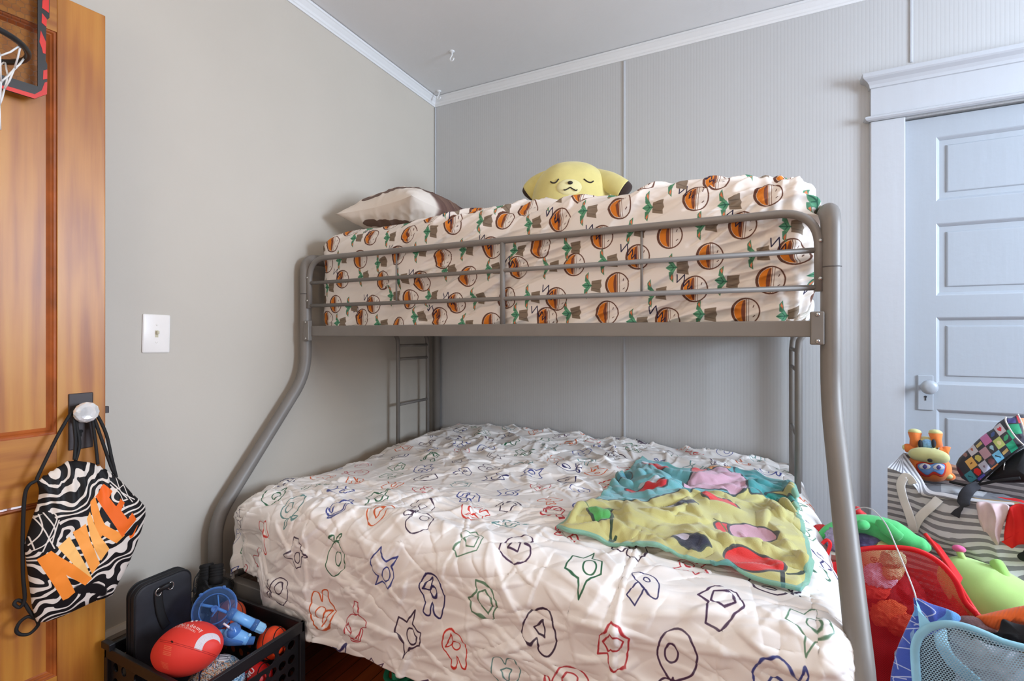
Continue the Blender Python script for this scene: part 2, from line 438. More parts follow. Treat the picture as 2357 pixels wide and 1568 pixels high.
M_GLASS = N('window glass'); M_GLASS.b.inputs['Transmission Weight'].default_value = 1; M_GLASS.b.inputs['Roughness'].default_value = 0; M_GLASS.b.inputs['IOR'].default_value = 1.02
M_GLASS.b.inputs['Base Color'].default_value = (.97, .98, 1, 1); M_GLASS = M_GLASS.m
w1 = thing('window_1', 'white framed sash window in the right wall', None, (RX, (y0 + y1) / 2, z0), kind='structure')
zm = (z0 + z1) / 2
obj('window_frame', join(box((RX, y0, z0), (RX + .1, y0 + .04, z1)), box((RX, y1 - .04, z0), (RX + .1, y1, z1)), box((RX, y0, z0), (RX + .1, y1, z0 + .04)), box((RX, y0, z1 - .04), (RX + .1, y1, z1)), box((RX + .03, y0, zm - .02), (RX + .07, y1, zm + .02))), M_TRIM, w1, smooth=False)
obj('window_casing', join(box((RX - .02, y0 - .1, z0 - .1), (RX, y0, z1 + .14)), box((RX - .02, y1, z0 - .1), (RX, y1 + .1, z1 + .14)), box((RX - .02, y0, z1), (RX, y1, z1 + .14)), box((RX - .05, y0 - .12, z0 - .03), (RX, y1 + .12, z0))), M_TRIM, w1, smooth=False)
w2 = thing('window_2', 'white framed window added in the unseen front wall for fill light', None, ((x0 + x1) / 2, FY, q0), kind='structure')
qm = (q0 + q1) / 2
obj('window_frame', join(box((x0, FY - .1, q0), (x0 + .04, FY, q1)), box((x1 - .04, FY - .1, q0), (x1, FY, q1)), box((x0, FY - .1, q0), (x1, FY, q0 + .04)), box((x0, FY - .1, q1 - .04), (x1, FY, q1)), box((x0, FY - .07, qm - .02), (x1, FY - .03, qm + .02))), M_TRIM, w2, smooth=False)
obj('window_casing', join(box((x0 - .1, FY, q0 - .1), (x0, FY + .02, q1 + .14)), box((x1, FY, q0 - .1), (x1 + .1, FY + .02, q1 + .14)), box((x0, FY, q1), (x1, FY + .02, q1 + .14))), M_TRIM, w2, smooth=False)

# crown moulding (profile: distance from wall, drop from ceiling)
cp = [(0, .058), (.006, .058), (.009, .050), (.013, .046), (.017, .036), (.026, .024), (.030, .018), (.034, .015), (.034, .004), (0, .004)]
def crown(name, kind, label):
    n = len(cp); V = []
    for e in (0, 1):
        for d, z in cp:
            if kind == 'left': V.append((d, (-d) if e else FY, CZ - z))
            elif kind == 'back': V.append((d if not e else RX, -d, CZ - z))
    Fc = [(i, (i + 1) % n, n + (i + 1) % n, n + i) for i in range(n)] + [tuple(range(n)), tuple(range(n, 2 * n))[::-1]]
    return struct(name, (np.array(V), Fc), M_CROWN, label)
crown('trim_1', 'left', 'white crown moulding along the left wall'); crown('trim_2', 'back', 'pale crown moulding along the panelled back wall')
for i, x in enumerate((1.251, 2.494)):
    zb = 0 if i == 0 else 2.38
    struct('trim_%d' % (3 + i), box((x - .005, -.005, zb), (x + .005, .002, CZ - .06), .002), M_TRIM, 'narrow vertical batten on the back wall, ' + ('behind the bed' if i == 0 else 'above the white door'))
struct('trim_5', box((.003, -.008, 0), (.012, 0, CZ - .06), .002), M_TRIM, 'thin vertical bead in the room corner')
# baseboards
bp = [(0, 0), (.018, 0), (.018, .170), (.026, .174), (.028, .196), (.020, .204), (.018, .214), (.028, .222), (.027, .236), (.012, .248), (0, .248)]
def base(name, run, label):
    n = len(bp); V = []
    for e in (0, 1):
        for d, z in bp: V.append(run(d, e) + (z,))
    Fc = [(i, (i + 1) % n, n + (i + 1) % n, n + i) for i in range(n)] + [tuple(range(n)), tuple(range(n, 2 * n))[::-1]]
    return struct(name, (np.array(V), Fc), M_BASE, label)
base('baseboard_left', lambda d, e: (d, -d if e else FY), 'tall cream moulded baseboard along the left wall')
base('baseboard_back', lambda d, e: (2.34 if e else d, -d), 'cream baseboard along the back wall')

# ------------------------------------------------------------------ white door on the back wall
d1 = thing('door_1', 'white painted five-panel door in the back wall', None, (2.9, 0, 0), kind='structure')
DX0, DX1, DT = 2.474, 3.297, 2.132
st = .108
rows = [(2.045, 1.770), (1.675, 1.366), (1.274, .985), (.880, .600), (.500, .230)]
leaf = []
Yf = .012                                       # door face sits just behind the casing face
leaf.append(box((DX0, Yf, .01), (DX0 + st, Yf + .035, DT))); leaf.append(box((DX1 - st, Yf, .01), (DX1, Yf + .035, DT)))
zs = [DT] + [q for r in rows for q in r] + [.01]
for i in range(0, len(zs), 2): leaf.append(box((DX0 + st, Yf, zs[i + 1]), (DX1 - st, Yf + .035, zs[i])))
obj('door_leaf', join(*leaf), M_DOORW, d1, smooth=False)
for (a, b) in rows:
    xa, xb = DX0 + st, DX1 - st; P = []
    for ins, dep in ((0, 0), (.004, .002), (.012, .010), (.014, .013), (.036, .013), (.040, .008), (.043, .0075), (.2, .0075)):
        i2 = min(ins, .11); P.append([(xa + i2, Yf + dep, a - i2), (xb - i2, Yf + dep, a - i2), (xb - i2, Yf + dep, b + i2), (xa + i2, Yf + dep, b + i2)])
    V = np.array(P).reshape(-1, 3); Fc = [(4 * i + k, 4 * i + (k + 1) % 4, 4 * i + 4 + (k + 1) % 4, 4 * i + 4 + k) for i in range(len(P) - 1) for k in range(4)]
    Fc.append(tuple(4 * (len(P) - 1) + k for k in range(4)))
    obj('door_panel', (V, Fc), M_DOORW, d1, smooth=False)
cas = [box((2.345, -.022, 0), (2.470, .02, 2.142), .004), box((3.301, -.022, 0), (3.426, .02, 2.142), .004)]
obj('door_casing', join(*cas), M_TRIM, d1, smooth=False)
def strip(prof, xa, xb):                         # moulded strip along X with mitred returns; prof = (out, z)
    n = len(prof); V = []
    for s, x in ((-1, xa), (1, xb)):
        for d, z in prof: V.append((x + s * d, -d, z))
    for s, x in ((-1, xa), (1, xb)):
        for d, z in prof: V.append((x + s * d, .0, z))
    Fc = []
    for i in range(n):
        j = (i + 1) % n
        Fc += [(i, j, n + j, n + i), (i, 2 * n + i, 2 * n + j, j), (n + i, n + j, 3 * n + j, 3 * n + i)]
    return np.array(V), Fc
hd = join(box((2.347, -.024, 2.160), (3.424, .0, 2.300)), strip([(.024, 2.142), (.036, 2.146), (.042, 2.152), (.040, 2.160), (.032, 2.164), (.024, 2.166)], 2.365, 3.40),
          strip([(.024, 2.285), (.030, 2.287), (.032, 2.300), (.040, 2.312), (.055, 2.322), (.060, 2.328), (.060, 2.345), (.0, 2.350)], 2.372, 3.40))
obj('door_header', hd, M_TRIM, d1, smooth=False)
kp = obj('key_plate', join(box((2.518, Yf - .006, .874), (2.572, Yf + .002, 1.024), .003)), M_DOORW, d1, smooth=False)
obj('keyhole', join(lathe([(.0045, -.001), (.0045, .001)], 16, (2.545, Yf - .0068, .932), (0, -1, 0)), extrude([(-.002, -.016), (.002, -.016), (.0015, 0), (-.0015, 0)], .0015, (2.545, Yf - .0062, .932))), mat('keyhole dark', (40, 40, 46), .7), kp, smooth=False)
obj('door_knob', lathe([(.012, 0), (.011, .004), (.010, .03), (.013, .034), (.026, .040), (.030, .046), (.030, .050), (.026, .056), (.014, .061), (.0, .062)], 36, (2.545, Yf - .006, .977), (0, -1, 0)), M_DOORW, d1)

# ------------------------------------------------------------------ light switch
sw = thing('light_switch', 'white toggle light switch plate on the beige left wall', 'light switch', (0, -1.672, 1.203))
p = box((0, -.043, -.0665), (.006, .043, .0665), .0045, 3); p = (p[0] + [0, -1.672, 1.203], p[1])
Mr = Matrix.Rotation(math.radians(-1.3), 3, 'X')
def tilt(vf): return ((np.asarray(vf[0]) - [0, -1.672, 1.203]) @ np.array(Mr).T + [0, -1.672, 1.203], vf[1])
M_SW = mat('switch plastic', (238, 232, 226), .3, var=.01)
obj('plate', tilt(p), M_SW, sw)
obj('toggle', tilt(join(box((.004, -1.677, 1.190), (.0065, -1.667, 1.214)), box((.004, -1.6758, 1.201), (.017, -1.6682, 1.212), .002))), mat('toggle almond', (196, 188, 160), .35), sw, smooth=False)
for dz in (.030, -.030):
    obj('screw', tilt(lathe([(.0034, 0), (.0034, .001), (.002, .0018), (0, .002)], 14, (.0058, -1.672, 1.203 + dz), (1, 0, 0))), M_SW, sw)

# ------------------------------------------------------------------ ceiling hooks
def hook(x, y, label):
    t = thing('ceiling_hook', label, 'hook', (x, y, CZ), group='swag hooks in the ceiling')
    m = mat('hook white', (232, 234, 236), .35, var=.01)
    obj('hook_base', lathe([(.015, 0), (.0145, -.003), (.008, -.006), (.004, -.008)], 24, (x, y, CZ)), m, t)
    c = [(x, y, CZ - .006), (x, y, CZ - .022), (x - .006, y, CZ - .030), (x - .012, y, CZ - .039), (x - .009, y, CZ - .049), (x + .001, y, CZ - .053), (x + .009, y, CZ - .049), (x + .012, y, CZ - .040)]
    obj('hook_arm', tube(spline(c, 6), .0032, 10), m, t)
hook(.398, -.404, 'white plastic hook on the open ceiling, clear of the walls')
hook(.085, -.075, 'white plastic hook on the ceiling tucked in the room corner')

# ------------------------------------------------------------------ light
def area(name, loc, rot, sx, sy, power, col):
    l = bpy.data.lights.new(name, 'AREA'); l.shape = 'RECTANGLE'; l.size = sx; l.size_y = sy; l.energy = power; l.color = col
    o = bpy.data.objects.new(name, l); COL.objects.link(o); o.location = loc; o.rotation_euler = rot; return o
wl = bpy.data.worlds.new('world'); SC.world = wl; wl.use_nodes = True
wl.node_tree.nodes['Background'].inputs[0].default_value = (.62, .78, 1.0, 1); wl.node_tree.nodes['Background'].inputs[1].default_value = 1.0
area('window_daylight', (RX + .16, (y0 + y1) / 2, (z0 + z1) / 2), (0, math.pi / 2, 0), z1 - z0, y1 - y0, 235, (.70, .83, 1.0))
area('front_window_fill', ((x0 + x1) / 2, FY - .16, (q0 + q1) / 2), (math.pi / 2, 0, 0), x1 - x0, q1 - q0, 22, (1.0, .84, .66))  # warm fill added to brighten surfaces facing the camera, not known daylight
pl = bpy.data.lights.new('ceiling_lamp_glow', 'POINT'); pl.energy = 12; pl.color = (1.0, .74, .50); pl.shadow_soft_size = .09
o = bpy.data.objects.new('ceiling_lamp_glow', pl); COL.objects.link(o); o.location = (1.75, -2.05, 2.15)
cl = thing('ceiling_lamp', 'white pendant lamp holder in the middle of the room', 'lamp', (1.75, -2.05, CZ))
obj('lamp_pan', lathe([(.07, 0), (.075, -.02), (.06, -.05), (.012, -.06), (.012, -.40), (.03, -.41), (.03, -.46)], 40, (1.75, -2.05, CZ)), M_TRIM, cl)
# ------------------------------------------------------------------ wooden door, standing open against the left wall
_a = math.radians(6.3)
DE = np.array([.123, -1.873, 0.0]); DN = np.array([math.cos(_a), -math.sin(_a), 0.0]); DH = np.array([-math.sin(_a), -math.cos(_a), 0.0])
def dw(t, z, off=0.0): return DE + DH * t + DN * off + UP * z
def dpx(px, py, off=0.0):                        # photo point on the plane parallel to the door at distance off -> (t, z)
    p = at_plane(px, py, DE + DN * off, DN); return np.array([np.dot(p - DE, DH), p[2]])
def dbox(a, b, bev=0.0): return obox(DE, DH, UP, DN, a, b, bev)     # local axes: t, z, off
def wood_mat(name, horiz=False):
    k = N(name)
    tc = k.n.new('ShaderNodeTexCoord'); mp = k.n.new('ShaderNodeMapping'); mp.inputs['Rotation'].default_value = (0, 0, _a)
    k.link(tc.outputs['Object'], mp.inputs['Vector'])
    mp2 = k.n.new('ShaderNodeMapping'); mp2.inputs['Scale'].default_value = (3, 1.1, 7) if horiz else (7, 7, .8); k.link(mp.outputs[0], mp2.inputs['Vector'])
    nz = k.noise(mp2.outputs[0], 1.3, 3, .5)
    wv = k.n.new('ShaderNodeTexWave'); wv.wave_type = 'RINGS'; wv.inputs['Scale'].default_value = .9; wv.inputs['Distortion'].default_value = 9; wv.inputs['Detail'].default_value = 3
    wv.inputs['Detail Scale'].default_value = 1.2; k.link(mp2.outputs[0], wv.inputs['Vector'])
    mp3 = k.n.new('ShaderNodeMapping'); mp3.inputs['Scale'].default_value = (60, 3, 60) if horiz else (70, 70, 3); k.link(mp.outputs[0], mp3.inputs['Vector'])
    fine = k.noise(mp3.outputs[0], 1.0, 5)
    big = k.noise(mp.outputs[0], 2.2, 3)
    f = k.math('ADD', k.math('ADD', k.math('MULTIPLY', nz, .42), k.math('MULTIPLY', wv.outputs[1], .13)), k.math('ADD', k.math('MULTIPLY', fine, .28), k.math('MULTIPLY', big, .28)))
    k.link(k.ramp(f, [(.28, (102, 46, 7)), (.45, (152, 86, 18)), (.60, (178, 114, 34)), (.78, (194, 138, 52))]), k.b.inputs['Base Color'])
    k.b.inputs['Roughness'].default_value = .42; k.b.inputs['Coat Weight'].default_value = .08; k.b.inputs['Coat Roughness'].default_value = .25
    k.bump(fine, .12, .001); return k.m
M_WOOD, M_WOODH = wood_mat('varnished pine upright grain'), wood_mat('varnished pine level grain', True)
M_MOLD = mat('varnished dark moulding', (150, 78, 32), .35, var=.15, vs=12, coat=.3)
DWID, DTH, DTOP = .76, .036, 2.157
d2 = thing('door_2', 'varnished orange-brown wooden panel door standing open by the left wall', None, (DE[0], DE[1], 0), kind='structure')
obj('stile', dbox((0, .008, -DTH), (.110, DTOP, 0), .002), M_WOOD, d2, smooth=False)
obj('stile', dbox((DWID - .11, .008, -DTH), (DWID, DTOP, 0), .002), M_WOOD, d2, smooth=False)
for za, zb in ((2.050, DTOP), (.740, .920), (.008, .24)): obj('rail', dbox((.110, za, -DTH), (DWID - .11, zb, 0)), M_WOODH, d2, smooth=False)
for za, zb in ((.920, 2.050), (.24, .740)):
    P = []
    for ins, dep in ((0, 0), (.001, -.003), (.006, -.002), (.009, -.006), (.013, -.004), (.017, -.009), (.020, -.012)):
        P.append([dw(.110 + ins, zb - ins, dep), dw(DWID - .11 - ins, zb - ins, dep), dw(DWID - .11 - ins, za + ins, dep), dw(.110 + ins, za + ins, dep)])
    V = np.array(P).reshape(-1, 3); Fc = [(4 * i + k, 4 * i + (k + 1) % 4, 4 * i + 4 + (k + 1) % 4, 4 * i + 4 + k) for i in range(len(P) - 1) for k in range(4)]
    obj('panel_moulding', (V, Fc), M_MOLD, d2, smooth=False)
    obj('panel', dbox((.128, za + .018, -.022), (DWID - .128, zb - .018, -.012)), M_WOOD, d2, smooth=False)
M_IRON = mat('blackened iron', (62, 54, 54), .45, metal=.3, var=.1)
kp = obj('key_plate', dbox((.030, .868, -.001), (.086, 1.030, .004), .0025), M_IRON, d2, smooth=False)
c = dpx(186, 997, .004)
obj('keyhole', join(lathe([(.0052, 0), (.0052, .0012)], 16, dw(c[0], c[1] + .005, .0038), DN), extrude([(-.0022, -.010), (.0022, -.010), (.0017, .004), (-.0017, .004)], .001, dw(c[0], c[1], .0038), DH, UP, DN)), mat('keyhole black', (10, 9, 9), .8), kp, smooth=False)
c = dpx(201, 950, .055)
KN = c.copy()
obj('knob_stem', lathe([(.017, 0), (.016, .006), (.011, .012), (.0105, .030), (.014, .034)], 24, dw(c[0] + .004, c[1], .003), DN), M_IRON, d2)
M_CRYS = N('cut glass'); M_CRYS.b.inputs['Transmission Weight'].default_value = .5; M_CRYS.b.inputs['Roughness'].default_value = .03; M_CRYS.b.inputs['IOR'].default_value = 1.5
M_CRYS.b.inputs['Base Color'].default_value = (.98, .98, .98, 1); M_CRYS = M_CRYS.m
n12 = 12; pr = [(.012, 0, 0), (.023, .003, 0), (.029, .010, .5), (.0295, .016, 0), (.026, .022, .5), (.018, .027, 0), (.009, .026, .5)]
kc = dw(c[0], c[1], .034); V = np.array([kc + DN * h + (DH * math.cos(2 * np.pi * (k_ + o_) / n12) + UP * math.sin(2 * np.pi * (k_ + o_) / n12)) * r for r, h, o_ in pr for k_ in range(n12)])
Fc = [tuple(range(n12)), tuple(6 * n12 + k_ for k_ in range(n12))]
for i_ in range(6):
    d_ = 0 if pr[i_][2] == 0 else 1
    for k_ in range(n12):
        a, b = i_ * n12 + k_, i_ * n12 + (k_ + 1) % n12; e, f_ = (i_ + 1) * n12 + k_, (i_ + 1) * n12 + (k_ + 1) % n12
        if pr[i_][2] == pr[i_ + 1][2]: Fc.append((a, b, f_, e))
        elif d_ == 0: Fc += [(a, b, e), (b, f_, e)]
        else: Fc += [(a, f_, e), (a, b, f_)]
obj('crystal_knob', (V, Fc), M_CRYS, d2, smooth=False, label='clear faceted glass knob')
obj('latch_bolt', dbox((-.012, .962, -.024), (.001, .982, -.010), .001), M_IRON, d2, smooth=False)
# ------------------------------------------------------------------ mini basketball hoop hung on the door
OB = .034
hp = thing('basketball_hoop', 'small indoor basketball hoop with clear black and red backboard on the wooden door', 'basketball hoop', dw(.36, 1.86, .0))
RR = .112; RO = OB + .03 + RR; TC = float(dpx(69, 137, RO)[0]) + RR + .006                                      # centre line of the board
half = [dpx(x, y, OB) for x, y in ((108, 217), (109, 148), (105, 140), (107, 45), (114, 41))]
half = [(t, z) for t, z in half]
t0 = half[0][0]
ZT = 2.215
outer = half + [(half[-1][0], ZT)]
bot = [tuple(dpx(x, y, OB)) for x, y in ((99, 220), (80, 227))]
lowz = bot[-1][1]
right = bot[::-1] + outer
board = [(t, z) for t, z in right] + [(2 * TC - t, z) for t, z in right[::-1]]
tw, zw0 = dpx(87, 150, OB)[0], dpx(72, 194, OB)[1]
M_BLK = mat('black plastic', (34, 33, 34), .42, var=.08)
M_RED = mat('red print', (206, 44, 36), .45)
def ring_poly(out, inn, d, off):
    """flat frame between two loops with the same count"""
    n = len(out); V = []
    for dd in (off, off + d):
        for L in (out, inn):
            for t, z in L: V.append(dw(t, z, dd))
    Fc = []
    for i in range(n):
        j = (i + 1) % n
        Fc += [(i, j, n + j, n + i), (2 * n + i, 3 * n + i, 3 * n + j, 2 * n + j), (i, 2 * n + i, 2 * n + j, j), (n + i, n + j, 3 * n + j, 3 * n + i)]
    return np.array(V), Fc
m = len(board)
inn = []
for t, z in board:
    ti = np.clip(t, tw, 2 * TC - tw); zi = np.clip(z, zw0, ZT - .035)
    inn.append((ti, zi))
obj('backboard_frame', ring_poly(board, inn, .006, OB - .006), M_BLK, hp, smooth=False)
# clear pane with a printed hexagon grid
cv = Canvas(512, 512, (0, 0, 0), tw, zw0, 2 * TC - tw, ZT - .035)
X, Y = cv.grid(); s = .0165
best = np.full(X.shape, 9.); sec = best.copy()
for ox, oy in ((0, 0), (.5, math.sqrt(3) / 2)):
    gx = (X / s - ox) - np.round(X / s - ox); gy = (Y / s - oy) / math.sqrt(3); gy = (gy - np.round(gy)) * math.sqrt(3)
    d = np.maximum(np.abs(gx), np.abs(gx) * .5 + np.abs(gy) * math.sqrt(3) / 2) * 2
    best = np.minimum(best, d)
ln = np.clip((best - .93) / .05, 0, 1)
cv.a[:] = ln[..., None]
k = N('clear pane with hexagon print'); uvn = k.n.new('ShaderNodeUVMap'); tx = k.n.new('ShaderNodeTexImage'); tx.image = cv.image('hexagon print'); k.link(uvn.outputs[0], tx.inputs[0])
tr = k.n.new('ShaderNodeBsdfTransparent'); tr.inputs[0].default_value = (.93, .91, .88, 1); mx = k.n.new('ShaderNodeMixShader')
k.b.inputs['Base Color'].default_value = (*lin((70, 52, 42)), 1); k.b.inputs['Roughness'].default_value = .2
k.link(k.math('ADD', k.math('MULTIPLY', tx.outputs[0], .8), .06), mx.inputs[0]); k.link(tr.outputs[0], mx.inputs[1]); k.link(k.b.outputs[0], mx.inputs[2]); k.link(mx.outputs[0], k.out.inputs[0])
V, Fc = dbox((tw, zw0, OB - .005), (2 * TC - tw, ZT - .035, OB - .002))
uv = np.stack([(((V - DE) @ DH) - tw) / (2 * TC - 2 * tw), (V[:, 2] - zw0) / (ZT - .035 - zw0)], 1)
obj('backboard_pane', (V, Fc, uv), k.m, hp, smooth=False)
reds = [[(0, 196), (0, 202), (10, 205), (80, 227), (99, 220), (108, 217), (109, 188), (103, 190), (96, 208), (80, 217), (20, 199)],
        [(100, 162), (109, 160), (109, 181), (99, 183)], [(94, 70), (106, 97), (105, 124), (99, 122), (97, 112), (91, 96)], [(97, 30), (108, 44), (107, 62), (96, 52)], [(98, 0), (114, 0), (114, 30), (97, 18)]]
for P in reds:
    q = np.array([dpx(x, y, OB + .001) for x, y in P])
    q[:, 0] = np.maximum(q[:, 0], t0 - .004)
    for q2 in (q, np.stack([2 * TC - q[:, 0], q[:, 1]], 1)): obj('red_print', extrude(q2, .0012, DE + DN * (OB - .0004), DH, UP, DN), M_RED, hp, smooth=False)
RZ = float(dpx(69, 137, RO)[1])
th = np.linspace(0, 2 * np.pi, 48, endpoint=False)
obj('rim', join(tube([dw(TC + RR * math.cos(a), RZ, RO + RR * math.sin(a)) for a in th], .0065, 10, closed=True),
    dbox((TC - .04, RZ - .012, OB), (TC + .04, RZ + .006, OB + .04), .003)), M_BLK, hp)
M_NET = mat('white net cord', (232, 230, 228), .8, var=.03)
seg = []
prof = [(RR * .97, 0), (RR * .80, -.045), (RR * .66, -.092), (RR * .58, -.14), (RR * .60, -.19)]
ns = 10
for lv in range(len(prof) - 1):
    for i in range(ns):
        for dirn in (-.5, .5):
            a0 = (i + .5 * (lv % 2)) * 2 * np.pi / ns; a1 = a0 + dirn * 2 * np.pi / ns
            r0, h0 = prof[lv]; r1, h1 = prof[lv + 1]
            A = dw(TC + r0 * math.cos(a0), RZ + h0, RO + r0 * math.sin(a0)); B = dw(TC + r1 * math.cos(a1), RZ + h1, RO + r1 * math.sin(a1))
            mid = (A + B) / 2 - UP * .004
            seg.append(tube([A, mid, B], .0019, 6))
obj('net', join(*seg), M_NET, hp)
obj('door_hook', join(dbox((TC - .016, 1.95, OB - .003), (TC + .016, DTOP + .003, OB - .0005)), dbox((TC - .016, DTOP + .001, -DTH - .004), (TC + .016, DTOP + .003, OB)), dbox((TC - .016, 2.08, -DTH - .004), (TC + .016, DTOP + .003, -DTH - .001))), M_BLK, hp, smooth=False)
obj('foam_pad', join(dbox((TC - .02, 2.0, .0005), (TC + .02, 2.04, OB - .003))), M_BLK, hp, smooth=False)

# ------------------------------------------------------------------ drawstring bag hung on the crystal knob
BO = .066
def bp2(x, y, off=BO): return dpx(x / 2.185, 850 + y / 2.185, off)
outl = [(185, 565), (212, 545), (240, 525), (290, 495), (340, 462), (385, 460), (460, 470), (530, 503), (590, 545), (625, 580), (660, 620), (698, 655), (730, 690), (731, 740), (710, 810), (686, 880), (640, 990), (610, 1045), (585, 1090), (562, 1138), (520, 1155), (480, 1165), (415, 1195), (350, 1225), (310, 1243), (270, 1258), (225, 1272), (185, 1275), (174, 1245), (160, 1190), (152, 1120), (143, 1050), (132, 970), (121, 890), (135, 840), (150, 790), (168, 735), (185, 690), (194, 640), (196, 600)]
ol = np.array([bp2(*q) for q in outl])
# resample outline evenly
def resample(P, n):
    P = np.asarray(P); Q = np.vstack([P, P[:1]]); L = np.concatenate([[0], np.cumsum(np.linalg.norm(np.diff(Q, axis=0), axis=1))])
    s = np.linspace(0, L[-1], n, endpoint=False); return np.stack([np.interp(s, L, Q[:, i]) for i in range(P.shape[1])], 1)
olr = resample(ol, 140)
V, Fc, Q = puff(olr, DE + DN * BO, DH, UP, DN, .044, 26, .040, .55)
cen = olr.mean(0)
fz = Q[:, 1]; ft = Q[:, 0]
top = sstep(cen[1] + .05, cen[1] + .17, fz)
rr = np.linalg.norm((Q - cen), axis=1)
pleat = np.sin((ft - cen[0]) * 260 + 3 * noise(ft * 20, fz * 6)) * .006 * top + ridge(ft * 9, fz * 7, 2.0) * .006 + ridge(ft * 22, fz * 14, 5.0) * .0025
side = np.sign((V - (DE + DN * BO)) @ DN)
edge = np.clip(np.abs((V - (DE + DN * BO)) @ DN) / .02, 0, 1)
V = V + DN * (pleat * side * edge)[:, None] + UP * (np.sin(ft * 420) * .003 * sstep(cen[1] + .13, cen[1] + .19, fz))[:, None]
lo, hi = olr.min(0) - .01, olr.max(0) + .01
cv = Canvas(1100, 1500, (18, 16, 19), lo[0], lo[1], hi[0], hi[1])
X, Y = cv.grid()
w1_ = fbm(X * 12, Y * 12, 3.1, 2); w2_ = fbm(X * 10, Y * 10, 9.7, 2)
ph = (X * .35 + Y * .95) * 205 + 14 * w1_ + 6 * sstep(.1, .5, w2_)
zeb = np.sin(ph) + .55 * w2_
ink = np.array([226, 214, 203]) / 255.
al = np.clip((zeb - .28) / .10, 0, 1) * np.clip((noise(X * 13, Y * 13, 21) + .42) / .05, 0, 1)
cv.a[:] = cv.a * (1 - al[..., None]) + ink * al[..., None]
T_ = lambda P: np.array([bp2(*q) for q in P])
# two black nets of crossing pale lines
for reg in ([(150, 760), (230, 700), (280, 770), (250, 905), (150, 905), (125, 880)], [(540, 540), (600, 545), (670, 640), (660, 670), (590, 620), (545, 580)]):
    cv.poly(T_(reg), (16, 14, 17))
for L in ([(228, 705), (262, 740), (195, 905)], [(160, 740), (200, 790), (250, 885)], [(205, 715), (255, 795), (215, 860), (150, 905)], [(185, 725), (195, 800), (135, 880)], [(272, 745), (240, 860)], [(140, 840), (160, 900)],
          [(545, 560), (600, 615), (665, 650)], [(575, 545), (585, 600), (620, 640)], [(545, 600), (600, 585), (640, 560)], [(610, 560), (625, 620), (650, 660)], [(540, 575), (590, 630), (600, 690)]):
    cv.line(spline(T_(L), 6), .0028, (226, 214, 203))
nike = [([(265, 880), (322, 825), (352, 880), (395, 955), (438, 1033), (405, 1070), (330, 950)], (250, 190, 110)),
        ([(168, 945), (235, 897), (270, 922), (340, 962), (438, 1035), (405, 1071), (304, 1013), (357, 1105), (325, 1135), (297, 1147)], (248, 142, 52)),
        ([(338, 803), (402, 762), (412, 800), (425, 850), (473, 958), (437, 1012), (395, 930)], (250, 160, 72)),
        ([(408, 738), (424, 702), (444, 760), (470, 820), (520, 886), (478, 945), (440, 880), (425, 830)], (250, 176, 92)),
        ([(427, 655), (450, 628), (478, 722), (500, 768), (602, 822), (555, 859), (484, 818), (474, 830), (448, 770), (430, 700)], (246, 150, 62)),
        ([(452, 628), (505, 570), (548, 606), (524, 634), (558, 678), (582, 640), (606, 662), (582, 698), (616, 742), (640, 710), (666, 746), (586, 830), (520, 730)], (238, 104, 28))]
for P, col in nike: cv.poly(T_(P), col)
cv.poly(spline(T_([(626, 822), (634, 826), (650, 815), (677, 774), (655, 826), (640, 840), (632, 838)]), 5, True), (250, 106, 22))
cv.line(T_([(430, 1190), (445, 1180), (452, 1192)]), .002, (226, 214, 203)); cv.line(T_([(480, 1160), (495, 1168), (502, 1158)]), .002, (226, 214, 203))
M_BAG = printed('zebra bag print', cv, .6, .2, 700, .0006)
bg = thing('drawstring_bag', 'black and white patterned drawstring bag with orange lettering hung on the door knob', 'bag', V.mean(0))
obj('pouch', (V, Fc, Q), M_BAG, bg)
M_CORD = mat('black braided cord', (20, 19, 20), .7, bump=.3, bs=900)
def cord(name, pts, r=.0042):
    P = np.array([dw(*bp2(x, y, o), o) for x, y, o in pts]); return obj(name, tube(spline(P, 8), r, 8), M_CORD, bg)
cord('cord', [(400, 195, .028), (372, 205, .030), (345, 240, .040), (285, 345, .052), (195, 530, .062), (183, 560, .066), (150, 580, .068), (128, 620, .066), (118, 720, .064), (114, 880, .062), (116, 1040, .060), (124, 1155, .058), (100, 1198, .054), (72, 1182, .052), (88, 1162, .050), (122, 1178, .052), (152, 1222, .056), (186, 1262, .058)])
cord('cord', [(400, 180, .028), (375, 200, .03), (372, 260, .04), (380, 360, .052), (374, 455, .066)])
cord('cord', [(410, 190, .028), (382, 215, .03), (385, 280, .04), (400, 370, .052), (390, 430, .060), (380, 460, .066)])
cord('cord', [(425, 180, .026), (460, 240, .03), (478, 350, .045), (492, 480, .062)])
cord('cord', [(430, 180, .026), (470, 240, .03), (510, 350, .045), (555, 480, .056), (575, 525, .058)])
cord('cord', [(435, 180, .026), (490, 235, .03), (535, 330, .045), (560, 440, .056), (585, 545, .06)])
cord('cord_loop', [(188, 1268, .058), (190, 1290, .050), (150, 1330, .045), (105, 1335, .044), (82, 1315, .044), (98, 1275, .046), (140, 1245, .050), (178, 1255, .056)])
